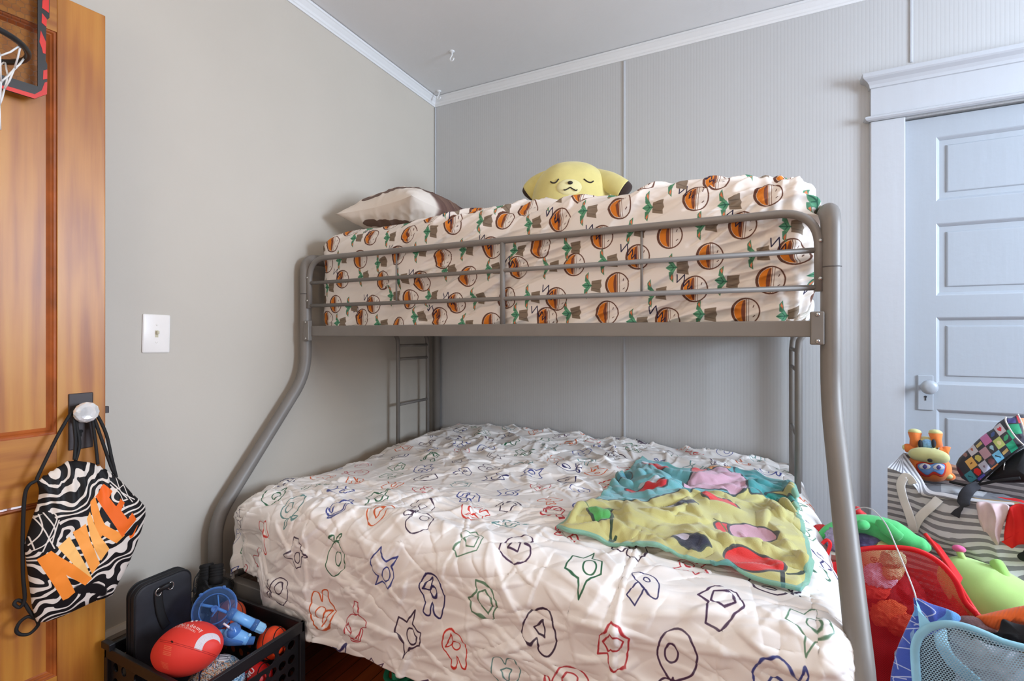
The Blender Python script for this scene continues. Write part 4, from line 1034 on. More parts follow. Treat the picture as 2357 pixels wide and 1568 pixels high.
# resting height: sample the comforter below, smoothed
gx_ = np.linspace(.5, 2.2, 240); gy_ = np.linspace(-1.55, -.02, 220); HM = np.full((240, 220), -1.0)
pv = COMF.reshape(-1, 3); ii = np.clip(((pv[:, 0] - .5) / 1.7 * 239).round().astype(int), 0, 239); jj = np.clip(((pv[:, 1] + 1.55) / 1.53 * 219).round().astype(int), 0, 219)
ok = (pv[:, 0] > .5) & (pv[:, 0] < 2.2)
np.maximum.at(HM, (ii[ok], jj[ok]), pv[ok, 2])
for _ in range(3):                              # fill holes, soften
    Q = np.stack([np.roll(np.roll(HM, i, 0), j, 1) for i in (-1, 0, 1) for j in (-1, 0, 1)]); HM = np.where(HM < 0, Q.max(0), HM)
HMs = HM.copy()
for _ in range(4): HMs = np.mean([np.roll(np.roll(HMs, i, 0), j, 1) for i in (-1, 0, 1) for j in (-1, 0, 1)], 0)
HMs = np.maximum(HMs, HM - .002)
def hs(x, y):
    fx = np.clip((x - .5) / 1.7 * 239, 0, 238.99); fy = np.clip((y + 1.55) / 1.53 * 219, 0, 218.99); i, j = fx.astype(int), fy.astype(int); u, v = fx - i, fy - j
    return HMs[i, j] * (1 - u) * (1 - v) + HMs[i + 1, j] * u * (1 - v) + HMs[i, j + 1] * (1 - u) * v + HMs[i + 1, j + 1] * u * v
x, y = XY[..., 0], XY[..., 1]
bu, bv = np.meshgrid(np.linspace(0, 1.05, 220), np.linspace(0, .95, 200), indexing='ij')
wr = creases(bu, bv, 110, (0, 1.05, 0, .95), (.35, .5), (.12, .4), (.010, .022), (.006, .016), 77, 1.2) + .010 * noise(x * 5, y * 5, 3.) + creases(bu, bv, 160, (0, 1.05, 0, .95), (0, 1), (.05, .12), (.006, .010), (.002, .005), 78, 2)
fold = .030 * np.exp(-(((np.linspace(0, 1, nb)[:, None] - .90) / .07) ** 2 + ((np.linspace(0, 1, mb)[None] - .07) / .09) ** 2)) + .014 * np.exp(-((np.linspace(0, 1, mb)[None] - .155) / .012) ** 2) * sstep(.7, .8, np.linspace(0, 1, nb))[:, None]
Zb = hs(x, y) + .011 + np.maximum(1.3 * wr, -.004) + fold
cvx0, cvy0, cvx1, cvy1 = XY[..., 0].min() - .02, XY[..., 1].min() - .02, XY[..., 0].max() + .02, XY[..., 1].max() + .02
cv = Canvas(1800, 1600, (198, 191, 124), cvx0, cvy0, cvx1, cvy1)
K = lambda P: np.array([cpt(*q) for q in P])
def patch(P, col, sm=True, ol=True):
    Q = spline(K(P), 6, True) if sm else K(P); cv.poly(Q, col)
    if ol: cv.line(Q, .007, (58, 66, 70), True, .85)
patch([(880, 60), (1300, 100), (1640, 120), (1900, 200), (1560, 320), (1240, 330), (1220, 365), (1100, 375), (900, 400), (740, 380), (560, 395), (500, 380), (700, 180)], (112, 178, 184))
patch([(760, 215), (830, 195), (850, 235), (760, 260)], (72, 150, 166)); patch([(1490, 200), (1640, 195), (1900, 240), (1890, 300), (1740, 300), (1600, 330), (1545, 260)], (70, 148, 150))
patch([(1600, 310), (1780, 310), (1880, 350), (1860, 360), (1720, 330)], (40, 150, 140))
patch([(1220, 190), (1300, 178), (1320, 200), (1240, 230)], (226, 84, 84)); patch([(1310, 182), (1400, 178), (1470, 200), (1380, 205)], (226, 150, 84), ol=False)
patch([(1240, 235), (1330, 200), (1440, 205), (1560, 265), (1560, 320), (1400, 325), (1250, 312), (1180, 345), (1160, 300)], (212, 168, 186))
patch([(905, 155), (960, 170), (1060, 185), (1150, 205), (1050, 208), (960, 190)], (222, 64, 68)); patch([(905, 148), (960, 160), (985, 170), (940, 168)], (222, 220, 226), ol=False)
patch([(796, 308), (890, 312), (1000, 298), (1056, 318), (1050, 342), (880, 348)], (214, 58, 64)); patch([(890, 296), (1000, 288), (1050, 298), (930, 308)], (196, 210, 218), ol=False)
patch([(1290, 380), (1380, 390), (1440, 372), (1520, 420), (1510, 440), (1420, 425), (1320, 405)], (224, 66, 66))
patch([(1066, 425), (1150, 418), (1250, 425), (1220, 442), (1100, 440)], (56, 60, 78)); patch([(1070, 424), (1110, 422), (1115, 434), (1080, 436)], (206, 206, 220), ol=False)
patch([(560, 480), (640, 462), (730, 456), (690, 500), (705, 545), (620, 540)], (92, 180, 98))
cv.line(spline(K([(690, 470), (715, 560), (700, 620), (740, 600)]), 6), .009, (60, 80, 60)); cv.line(spline(K([(480, 450), (600, 455), (740, 460)]), 6), .006, (84, 120, 84))
patch([(1360, 510), (1450, 508), (1460, 560), (1520, 590), (1420, 575)], (222, 62, 66)); patch([(1450, 515), (1560, 500), (1700, 530), (1780, 570), (1740, 585), (1600, 592), (1500, 580)], (212, 160, 176))
patch([(1098, 615), (1150, 598), (1240, 620), (1330, 655), (1300, 660), (1240, 682), (1160, 655)], (52, 54, 72)); patch([(1110, 608), (1160, 598), (1215, 622), (1180, 636)], (214, 206, 222), ol=False)
patch([(1415, 690), (1440, 655), (1540, 650), (1680, 685), (1790, 720), (1800, 770), (1700, 775), (1520, 765), (1430, 725)], (218, 48, 44))
cv.line(spline(K([(1360, 490), (1420, 520), (1480, 590)]), 5), .005, (110, 110, 60)); cv.line(spline(K([(1790, 775), (1800, 830)]), 3), .010, (46, 52, 50)); cv.line(spline(K([(1820, 780), (1940, 765)]), 3), .006, (60, 70, 60))
patch([(1230, 730), (1330, 745), (1440, 740), (1490, 780), (1360, 770)], (104, 168, 170))
for e in (top_e, bot_e, rig_e, lef_e): cv.line(spline(K(e), 6), .022, (110, 176, 168), al=.75)
M_FL = printed('fleece print', cv, .95, .5, 420, .0025, sheen=.35)
bl = obj('fleece_blanket', gridf(np.stack([x, y, Zb], -1), uv=XY), M_FL, label='yellow and teal fleece blanket with red and pink patches crumpled on the comforter', cat='blanket')
sm = bl.modifiers.new('thickness', 'SOLIDIFY'); sm.thickness = .008; sm.offset = -1
# ------------------------------------------------------------------ helper: local frame facing the room at a real distance
class Face:
    def __init__(s, px, py, depth):
        d = ray(px, py); s.c = CAM + d * depth; s.n = CAM - s.c; s.n /= np.linalg.norm(s.n)
        s.e1 = np.cross(UP, s.n); s.e1 /= np.linalg.norm(s.e1); s.e2 = np.cross(s.n, s.e1); s.k = depth * np.linalg.norm(d) / F / (np.dot(d, d) ** .5) * np.dot(d, d) ** .5
    def uv(s, px, py):
        p = at_plane(px, py, s.c, s.n) - s.c; return np.array([np.dot(p, s.e1), np.dot(p, s.e2)])
    def pt(s, px, py, off=0.0): q = s.uv(px, py); return s.c + s.e1 * q[0] + s.e2 * q[1] + s.n * off
    def planar(s, V): W = np.asarray(V) - s.c; return np.stack([W @ s.e1, W @ s.e2], 1)
def plate(outer, holes, t, o, ex, ey, en):
    """flat plate with holes, thickness t along en"""
    cu = bpy.data.curves.new('tmp', 'CURVE'); cu.dimensions = '2D'; cu.fill_mode = 'BOTH'; cu.extrude = t / 2
    for P in [outer] + list(holes):
        sp = cu.splines.new('POLY'); sp.points.add(len(P) - 1); sp.use_cyclic_u = True
        for q, p in zip(sp.points, P): q.co = (float(p[0]), float(p[1]), 0, 1)
    ob = bpy.data.objects.new('tmp', cu); COL.objects.link(ob); me = ob.to_mesh()
    v = np.array([q.co[:] for q in me.vertices]); f = [list(p.vertices) for p in me.polygons]
    ob.to_mesh_clear(); bpy.data.objects.remove(ob); bpy.data.curves.remove(cu)
    o, ex, ey, en = [np.asarray(q, float) for q in (o, ex, ey, en)]
    return o + v[:, :1] * ex + v[:, 1:2] * ey + (v[:, 2:3] + t / 2) * en, f
def slot(c, a, w, h, n=8):
    """rounded slot polygon centred c, direction angle a, overall w x h"""
    r = h / 2; t = np.linspace(-np.pi / 2, np.pi / 2, n); R_ = np.stack([(w / 2 - r) + r * np.cos(t), r * np.sin(t)], 1); L_ = -R_
    return rot(np.vstack([R_, L_]), a) + np.asarray(c)

# ------------------------------------------------------------------ black storage crate
CX0, CX1, CY0, CY1, CZ1 = .160, .570, -1.880, -1.548, .280
M_CRATE = mat('black crate plastic', (26, 25, 27), .38, var=.1, vs=20)
cr_ = thing('storage_crate', 'black plastic storage crate full of balls and toys on the floor by the bed', 'crate', ((CX0 + CX1) / 2, (CY0 + CY1) / 2, 0))
def side(name, o, ex, en, L):
    hz = [slot((L / 2, .222), 0, .150, .034)]
    for x in np.linspace(.035, L - .035, 9):
        for z in (.06, .10, .14, .18, .225):
            if abs(x - L / 2) < .095 and z > .19: continue
            hz.append(circ(x, z, .0135, n=18))
    obj(name, plate([(0, .012), (L, .012), (L, CZ1 - .004), (0, CZ1 - .004)], hz, .004, o, ex, UP, en), M_CRATE, cr_, smooth=False)
side('side_panel', (CX1, CY0, 0), (0, 1, 0), (-1, 0, 0), CY1 - CY0); side('side_panel', (CX0, CY0, 0), (0, 1, 0), (1, 0, 0), CY1 - CY0)
side('side_panel', (CX0, CY0, 0), (1, 0, 0), (0, 1, 0), CX1 - CX0); side('side_panel', (CX0, CY1, 0), (1, 0, 0), (0, -1, 0), CX1 - CX0)
obj('base', box((CX0, CY0, .003), (CX1, CY1, .012)), M_CRATE, cr_, smooth=False)
lip = .009
def bar(a, b): return box(a, b, .002)
obj('rim', join(bar((CX0 - lip, CY0 - lip, CZ1 - .032), (CX1 + lip, CY0 + .003, CZ1)), bar((CX0 - lip, CY1 - .003, CZ1 - .032), (CX1 + lip, CY1 + lip, CZ1)),
    bar((CX0 - lip, CY0 - lip, CZ1 - .032), (CX0 + .003, CY1 + lip, CZ1)), bar((CX1 - .003, CY0 - lip, CZ1 - .032), (CX1 + lip, CY1 + lip, CZ1))), M_CRATE, cr_, smooth=False)
for (x, y) in ((CX0, CY0), (CX1, CY0), (CX0, CY1), (CX1, CY1)):
    obj('corner_post', box((x - .010, y - .010, .004), (x + .010, y + .010, CZ1 - .03), .002), M_CRATE, cr_, smooth=False)
obj('stacking_tab', join(bar((CX0 - .016, CY0 - .014, CZ1 - .004), (CX0 + .030, CY0 + .002, CZ1 + .016))), M_CRATE, cr_, smooth=False)

# ------------------------------------------------------------------ black padded case standing in the crate
M_CASE = mat('black woven nylon', (30, 30, 36), .62, var=.12, vs=30, bump=.3, bs=1200, bd=.0006)
M_CASE2 = mat('black nylon edge', (20, 20, 22), .55, bump=.25, bs=900)
cx0, cx1, cy0_, cy1_, cz0_, cz1_ = .188, .250, -1.856, -1.696, .014, .452
cs = thing('padded_case', 'black padded zip case standing upright in the crate', 'case', ((cx0 + cx1) / 2, (cy0_ + cy1_) / 2, cz0_))
def rrect(y0, y1, z0, z1, r, n=8):
    out = []
    for (cy, cz, a) in ((y1 - r, z1 - r, 0), (y0 + r, z1 - r, 90), (y0 + r, z0 + r, 180), (y1 - r, z0 + r, 270)):
        for i in range(n + 1): t = math.radians(a + 90 * i / n); out.append((cy + r * math.cos(t), cz + r * math.sin(t)))
    return np.array(out)
L0 = rrect(cy0_, cy1_, cz0_, cz1_, .034); n0 = len(L0); c0 = L0.mean(0)
rows_ = []
for x, k in ((cx0, .86), (cx0 + .004, .95), (cx0 + .010, .985), (cx0 + .02, 1.0), ((cx0 + cx1) / 2, 1.008), (cx1 - .012, 1.0), (cx1 - .006, .985), (cx1 - .004, .965), (cx1 - .003, .93), (cx1 - .001, .6), (cx1, .05)):
    q = c0 + (L0 - c0) * np.array([k, 1 - (1 - k) * .45]); rows_.append(np.stack([np.full(n0, x), q[:, 0], q[:, 1]], 1))
V = np.vstack(rows_); Fc = [(i * n0 + k, i * n0 + (k + 1) % n0, (i + 1) * n0 + (k + 1) % n0, (i + 1) * n0 + k) for i in range(len(rows_) - 1) for k in range(n0)] + [tuple(range(n0))[::-1], tuple((len(rows_) - 1) * n0 + k for k in range(n0))]
obj('case_body', (V, Fc), M_CASE, cs)
for x, k in ((cx1 - .008, 1.004), (cx0 + .018, 1.008), (cx1 - .0275, 1.010)):
    q = c0 + (L0 - c0) * np.array([k, 1 - (1 - k) * .45]); obj('piping', tube(np.stack([np.full(n0, x), q[:, 0], q[:, 1]], 1), .0022, 8, closed=True), M_CASE2, cs)
def cpx(px, py): p = at_x(px, py, cx1 + .004); return p
st_ = [cpx(365, 1366), cpx(366, 1385), cpx(370, 1410), cpx(378, 1432), cpx(384, 1442)]
obj('strap', tube(spline(st_, 6), .012, 10, flat=(1, .12), normal=(1, 0, 0)), M_CASE2, cs)
obj('carry_handle', tube(spline([cpx(364, 1363) + [.002, 0, 0], cpx(372, 1352) + [.012, 0, 0], cpx(384, 1345) + [.013, 0, 0], cpx(392, 1348) + [.002, 0, 0]], 6), .007, 10, flat=(1, .35), normal=(1, 0, 0)), M_CASE2, cs)
for q in ((364, 1363), (392, 1348)): obj('metal_ring', tube([cpx(*q) + [.003, .008 * math.cos(t), .011 * math.sin(t)] for t in np.linspace(0, 2 * math.pi, 20, endpoint=False)], .0016, 6, closed=True), M_SCREW, cs)

# ------------------------------------------------------------------ football
fb = Face(432, 1493, 1.372)
ax_ = fb.e1 * .84 + fb.n * .52 - fb.e2 * .16; ax_ /= np.linalg.norm(ax_)
b1 = np.cross(fb.n, ax_); b1 /= np.linalg.norm(b1); b2 = np.cross(ax_, b1)
def prol(D):
    D = D.copy(); r = np.hypot(D[:, 0], D[:, 1]); return D
V, Fc, _ = ellipsoid(fb.c, b1 * .0675, b2 * .0675, ax_ * .088, 64, 48)
tt = (V - fb.c) @ ax_ / .088
V = V + ax_[None] * (np.sign(tt) * .008 * np.abs(tt) ** 6)[:, None]
cvs = Canvas(1100, 1000, (222, 58, 48), -.105, -.095, .105, .095)
def zf(P): return np.array([fb.uv(340 + x / 10.59, 1420 + y / 10.59) for x, y in P])
st1 = spline(zf([(1118, 775), (1180, 620), (1280, 500), (1400, 430), (1560, 410), (1680, 450), (1745, 540)]), 6); st2 = spline(zf([(1305, 835), (1350, 700), (1430, 610), (1540, 560), (1650, 570), (1720, 620), (1750, 680)]), 6)
cvs.poly(np.vstack([st1, st2[::-1]]), (214, 206, 212))
Xg, Yg = cvs.grid(); sp = (noise(Xg * 900, Yg * 900) > .35)[..., None]; isw = (cvs.a[..., 1:2] > .6); cvs.a[:] = np.where(sp & isw, cvs.a * .82, cvs.a)
for dy, cw_ in ((0, (150, 26, 24)), (40, (150, 26, 24))): cvs.line(spline(zf([(300, 560 + dy), (620, 625 + dy), (1118, 765 + dy), (1500, 885 + dy), (1690, 960 + dy)]), 6), .0010, cw_)
cvs.line(zf([(590, 605), (615, 625)]), .004, (50, 14, 14))
p0, p1 = zf([(700, 215), (1340, 375)])
def arc_text(txt, pts, size, col, bold=0.0):
    C = spline(zf(pts), 30); L = np.concatenate([[0], np.cumsum(np.linalg.norm(np.diff(C, axis=0), axis=1))]); tot = L[-1]
    ws = []
    for ch in txt: ws.append({'m': .86, 'w': .8, 'i': .3, 'l': .3, '+': .58, ' ': .3}.get(ch, .60 if ch.islower() else .70))
    sc = tot / sum(ws); s0 = 0
    for ch, w in zip(txt, ws):
        sm_ = s0 * sc; p = np.array([np.interp(sm_, L, C[:, i]) for i in (0, 1)]); q = np.array([np.interp(sm_ + w * sc, L, C[:, i]) for i in (0, 1)])
        e = (q - p) / (np.linalg.norm(q - p) + 1e-9); cvs.text(ch, p, e * sc / size * 1.04, np.array([-e[1], e[0]]), size, col, bold); s0 += w
arc_text('Academy', [(760, 215), (900, 235), (1050, 265), (1200, 330), (1310, 405)], .0125, (236, 226, 222), .012)
arc_text('SPORTS+OUTDOORS', [(620, 285), (760, 262), (900, 290), (1050, 350), (1150, 410)], .0062, (232, 216, 212), .01)
for i, y in enumerate((700, 740, 775, 830, 870, 905)): cvs.line(zf([(400 - i * 8 + 20, y), (560 - i * 4 + 30, y + 48)]), .0012, (232, 150, 96), al=.6)
for i, y in enumerate((1090, 1125, 1160, 1195, 1230)): cvs.line(zf([(330 + i * 14, y), (500 + i * 4, y + 50)]), .0010, (232, 150, 96), al=.5)
ftb = thing('football', 'red rubber football with a white stripe and white lettering in the crate', 'football', fb.c)
obj('ball', (V, Fc, fb.planar(V)), printed('football print', cvs, .5, .35, 1300, .0006), ftb)
lc = []
for x, y in ((1075, 128), (1180, 120), (1270, 130), (1370, 160), (1440, 195), (1500, 235), (1555, 280), (1600, 330)):
    q = fb.uv(340 + x / 10.59, 1420 + y / 10.59); lc.append(q)
for q in lc:
    p = fb.c + (fb.e1 * q[0] + fb.e2 * q[1]) * 1.0 + fb.n * .004
    obj('lace', ellipsoid(p, fb.e1 * .0046, fb.e2 * .0036, fb.n * .016, 12, 8), mat('white lace', (226, 218, 214), .7), ftb)

# ------------------------------------------------------------------ balls
def proj(p): q = np.asarray(p, float) - CAM; z = np.dot(q, AX); return np.dot(q, RT) / z * F + IW / 2, HY - q[2] / z * F, z
def ball(name, label, pos, r, col, seams=True, group=None, band=None, extra=None):
    f = Face(*proj(pos)); V, Fc, uv = ellipsoid(f.c, f.e1 * r, f.n * r, f.e2 * r, 48, 32)
    t = thing(name, label, 'ball', f.c, group)
    m = extra(f, r) if extra else mat(label[:40], col, .5, var=.05, vs=30, bump=.3, bs=900, bd=.0006)
    obj('ball_skin', (V, Fc, f.planar(V)), m, t)
    if seams:
        A = (f.e1 * .8 + f.n * .6, f.e2, f.n * .8 - f.e1 * .6)
        for n_, o in ((A[0], 0), (A[2], 0), (A[0], .62), (A[0], -.62)):
            n_ = n_ / np.linalg.norm(n_); u = np.cross(n_, f.e2); u /= np.linalg.norm(u); w = np.cross(n_, u); rr = r * math.sqrt(1 - o * o)
            obj('seam', tube([f.c + n_ * r * o + (u * math.cos(q) + w * math.sin(q)) * rr for q in np.linspace(0, 2 * np.pi, 48, endpoint=False)], .0016, 6, closed=True), mat('black seam', (24, 16, 16), .6), t)
    return f, t
ball('basketball', 'dull orange mini basketball behind the clear blue disc in the crate', (.309, -1.615, .262), .052, (186, 72, 40))
ball('basketball', 'bright orange mini basketball against the crate wall nearest the bed', (.508, -1.602, .226), .046, (232, 66, 22))
def red_print(f, r):
    c_ = Canvas(500, 500, (196, 26, 24), -r, -r, r, r); z = lambda x, y: f.uv(400 + x / 7.857, 1420 + y / 7.857)
    a, b = np.array([-.040, -.004]), np.array([.016, .036]); e = (b - a) / np.linalg.norm(b - a)
    c_.text('ANIU', a, e, np.array([-e[1], e[0]]), .0185, (236, 226, 222), .03); return printed('red ball print', c_, .45, .2, 900, .0005)
ball('rubber_ball', 'red ball with white capital letters seen through the crate handle slot', (.514, -1.662, .152), .045, None, True, None, None, red_print)
def mosaic(f, r):
    c_ = Canvas(900, 900, (150, 158, 158), -r, -r, r, r); X, Y = c_.grid()
    q = .0022; gx_, gy_ = np.floor((X + Y * .3) / q), np.floor((Y - X * .3) / q)
    h = (np.sin(gx_ * 12.99 + gy_ * 78.2) * 43758.5) % 1.0; reg = fbm(X * 14, Y * 14, 6.)
    pal = np.array([[190, 200, 206], [104, 152, 184], [78, 96, 114], [176, 160, 132], [200, 124, 70]]) / 255
    idx = np.where(h < .35, 0, np.where(h < .62, np.where(reg > .12, 3, 1), np.where(h < .85, 2, np.where(reg > .2, 4, 1))))
    c_.a[:] = pal[idx]
    z = lambda P: np.array([f.uv(400 + x / 7.857, 1420 + y / 7.857) for x, y in P])
    for P in ([(760, 800), (910, 820), (1010, 790), (1050, 660), (1110, 640), (1150, 540), (1000, 520), (850, 600), (820, 760)],): c_.poly(z(P), (222, 222, 224))
    for P in ([(820, 770), (990, 780)], [(830, 740), (960, 745)], [(840, 690), (1020, 720)], [(850, 640), (1030, 660)], [(870, 600), (1090, 620)], [(900, 560), (1120, 570)]):
        c_.line(z(P), .0052, (40, 42, 50)); c_.line(z(P), .0030, (224, 224, 226))
    c_.line(spline(z([(470, 1163), (480, 1060), (520, 960)]), 4), .004, (34, 40, 70)); return printed('mosaic ball print', c_, .45, .2, 900, .0005)
ball('sports_ball', 'multicoloured mosaic ball with white block lettering under the football', (.474, -1.762, .186), .075, None, False, None, None, mosaic)

# ------------------------------------------------------------------ blue bubble toys
def clear_blue(name, col, al, rough=.12):
    k = N(name); tr = k.n.new('ShaderNodeBsdfTransparent'); tr.inputs[0].default_value = (*lin((186, 208, 236)), 1); mx = k.n.new('ShaderNodeMixShader'); lw = k.n.new('ShaderNodeLayerWeight'); lw.inputs[0].default_value = .35
    k.b.inputs['Base Color'].default_value = (*lin(col), 1); k.b.inputs['Roughness'].default_value = rough
    k.link(k.math('MINIMUM', k.math('ADD', k.math('MULTIPLY', lw.outputs[1], .55), al), 1.0), mx.inputs[0]); k.link(tr.outputs[0], mx.inputs[1]); k.link(k.b.outputs[0], mx.inputs[2]); k.link(mx.outputs[0], k.out.inputs[0]); return k.m
M_CB = clear_blue('clear blue plastic', (120, 158, 214), .07); M_CB2 = clear_blue('clear blue plastic deep', (96, 146, 214), .36)
M_LB = mat('light blue plastic', (112, 168, 222), .3, var=.03); M_LB2 = mat('pale blue plastic', (138, 188, 226), .3, var=.03)
fd = Face(494, 1402, 1.47); zb = lambda x, y, o=0.0: fd.pt(420 + x / 7.127, 1280 + y / 7.127, o)
tw_ = thing('bubble_wand', 'blue bubble wand with a clear round head and straight handle on top of the crate', 'toy', fd.c)
R0 = .0565
obj('head_shell', lathe([(.004, .014), (R0 * .55, .014), (R0 * .82, .012), (R0 * .86, .008), (R0 * .98, .006), (R0, .002), (R0, -.004), (R0 * .96, -.010), (R0 * .5, -.014), (.003, -.014)], 48, fd.c, fd.n), M_CB, tw_)
obj('head_ring', tube([fd.c + fd.n * .013 + (fd.e1 * math.cos(t) + fd.e2 * math.sin(t)) * R0 * .72 for t in np.linspace(0, 2 * np.pi, 48, endpoint=False)], .0016, 8, closed=True), M_CB2, tw_)
obj('rim', tube([fd.c + (fd.e1 * math.cos(t) + fd.e2 * math.sin(t)) * R0 * 1.02 for t in np.linspace(0, 2 * np.pi, 60, endpoint=False)], .0032, 8, closed=True), M_CB2, tw_)
for a in (1.15, 2.2, 3.5, 5.2):
    p = fd.c + (fd.e1 * math.cos(a) + fd.e2 * math.sin(a)) * R0 * 1.06; obj('rim_lug', ellipsoid(p, fd.e1 * .006, fd.e2 * .005, fd.n * .006, 12, 8), M_CB2, tw_)
obj('hub', lathe([(.010, .010), (.010, .018), (.006, .019), (.004, .015)], 20, fd.c, fd.n), M_CB2, tw_)
obj('fan_blade', join(tube([zb(290, 800, .004), zb(520, 840, .004), zb(760, 940, .004)], .0045, 8), tube([zb(580, 640, .002), zb(600, 830, .002), zb(480, 1000, .002)], .002, 8)), M_LB2, tw_)
ha, hb, hcx = zb(760, 930), zb(1220, 1150, .004), zb(1400, 1190, .006)
dv = (hb - ha) / np.linalg.norm(hb - ha)
obj('neck', tube([ha, ha + dv * .018], .0165, 20), M_CB2, tw_)
obj('handle', tube([ha + dv * .016, ha + dv * .040, hb - dv * .012], .0148, 24), M_LB, tw_)
obj('collar', tube([hb - dv * .014, hb - dv * .006, hb], [.0155, .0165, .0160], 24), M_CB2, tw_)
obj('end_cap', tube([hb + dv * .001, hb + dv * .020, hb + dv * .027], [.0155, .0150, .010], 8), M_LB2, tw_, smooth=False)
for q in (.3, .7): obj('switch', ellipsoid(ha + dv * .05 * (q + .6) + fd.e2 * .0135 + fd.n * .004, fd.e1 * .006, fd.e2 * .003, fd.n * .003, 12, 8), M_LB2, tw_)
fj = Face(536, 1466, 1.45); zj = lambda x, y, o=0.0: fj.pt(420 + x / 7.127, 1280 + y / 7.127, o)
tj = thing('bubble_machine', 'small blue bubble machine with a white straw under the bubble wand', 'toy', fj.c)
obj('tray', tube([zj(560, 1370, -.01), zj(800, 1385, -.01), zj(1180, 1390, -.01)], [.020, .024, .018], 24, flat=(.62, 1.2), normal=fj.n), M_CB2, tj)
obj('barrel', tube([zj(700, 1230), zj(820, 1290), zj(1000, 1350), zj(1080, 1375)], [.019, .021, .017, .015], 24), M_LB, tj)
obj('bottle_top', lathe([(.020, -.014), (.0215, -.002), (.019, .008), (.012, .012), (.012, .018), (.008, .019)], 28, zj(830, 1225, .008), fj.e2 * .8 + fj.n * .6), M_CB2, tj)
obj('side_block', tube([zj(570, 1280, -.004), zj(690, 1270, -.004)], .012, 14), M_LB, tj)
obj('straw', tube([zj(672, 1110, .022), zj(840, 1225, .020)], .0030, 12), mat('white straw', (226, 222, 236), .35, var=.01), tj)
obj('lamp', ellipsoid(zj(1100, 1300, .012), fj.e1 * .005, fj.e2 * .005, fj.n * .004, 14, 10), M_LB2, tj)

# ------------------------------------------------------------------ black mesh bag with two foam grips
def mesh_mat(name, col, hole, period, rough=.6, tint=(1, 1, 1), see=1.0, obj_space=True):
    """knitted mesh: round holes on a hexagonal grid in UV space"""
    k = N(name); uvn = k.n.new('ShaderNodeUVMap'); sx = k.n.new('ShaderNodeSeparateXYZ'); k.link(uvn.outputs[0], sx.inputs[0])
    u = k.math('DIVIDE', sx.outputs[0], period); w = k.math('DIVIDE', sx.outputs[1], period * .87)
    row = k.math('FLOOR', w); u2 = k.math('ADD', u, k.math('MULTIPLY', k.math('MODULO', row, 2.0), .5))
    fu = k.math('SUBTRACT', k.math('FRACT', u2), .5); fw = k.math('SUBTRACT', k.math('FRACT', w), .5)
    d = k.math('SQRT', k.math('ADD', k.math('MULTIPLY', fu, fu), k.math('MULTIPLY', fw, fw)))
    h = k.math('LESS_THAN', d, hole)
    tr = k.n.new('ShaderNodeBsdfTransparent'); mx = k.n.new('ShaderNodeMixShader'); k.b.inputs['Base Color'].default_value = (*lin(col), 1); k.b.inputs['Roughness'].default_value = rough
    k.link(h, mx.inputs[0]); k.link(k.b.outputs[0], mx.inputs[1]); k.link(tr.outputs[0], mx.inputs[2]); k.link(mx.outputs[0], k.out.inputs[0]); return k.m
M_NETB = mesh_mat('black netting', (16, 16, 17), .30, .004)
M_FOAM = mat('black foam', (24, 23, 24), .75, bump=.3, bs=500)
fm = Face(490, 1375, 1.70); zm_ = lambda x, y, o=0.0: fm.pt(420 + x / 7.127, 1280 + y / 7.127, o)
mb_ = thing('mesh_bag', 'black drawstring mesh bag slumped in the crate corner under the bed post', 'bag', fm.c)
pb = np.array([fm.uv(420 + x / 7.127, 1280 + y / 7.127) for x, y in [(290, 240), (420, 300), (560, 360), (700, 340), (830, 380), (860, 440), (830, 560), (800, 700), (740, 860), (560, 950), (380, 960), (240, 930), (130, 860), (160, 720), (200, 560), (215, 400), (240, 300)]])
V, Fc, Q = puff(resample(pb, 70), fm.c - fm.n * .012, fm.e1, fm.e2, fm.n, .034, 14, .03)
V = V + fm.n * (.006 * noise(Q[:, 0] * 60, Q[:, 1] * 60))[:, None]
obj('net', (V, Fc, Q), M_NETB, mb_)
obj('stuffing', puff(resample(pb * .9 + pb.mean(0) * .1, 50), fm.c - fm.n * .012, fm.e1, fm.e2, fm.n, .026, 10, .024)[:2], M_FOAM, mb_)
obj('cord', tube(spline([zm_(280, 260, .02), zm_(205, 380, .03), zm_(190, 520, .034), zm_(185, 640, .034), zm_(150, 860, .034)], 6), .0018, 6), M_CORD, mb_)
obj('cord', tube(spline([zm_(205, 540, .034), zm_(130, 620, .034), zm_(108, 700, .034), zm_(120, 860, .034)], 6), .0018, 6), M_CORD, mb_)
obj('cord_lock', ellipsoid(zm_(200, 560, .036), fm.e1 * .006, fm.e2 * .009, fm.n * .005, 12, 8), M_FOAM, mb_)
for i, (xa_, ya_, xb_, yb_, o) in enumerate(((395, 125, 400, 420, -.004), (560, 135, 545, 460, .014))):
    A, B = zm_(xa_, ya_, o), zm_(xb_, yb_, o); d = (B - A) / np.linalg.norm(B - A)
    pr = [(.0, 0), (.020, .001), (.0225, .005), (.0225, .011)]
    for j in range(4): pr += [(.0225, .012 + j * .009), (.0210, .0135 + j * .009), (.0210, .0150 + j * .009), (.0225, .0165 + j * .009)]
    pr += [(.0215, np.linalg.norm(B - A))]
    tg = thing('foam_grip', ('left' if i == 0 else 'right') + ' one of the two ribbed black foam grips in the mesh bag', 'grip', A, 'foam grips in the mesh bag')
    obj('grip', lathe(pr, 28, A, d), M_FOAM, tg)

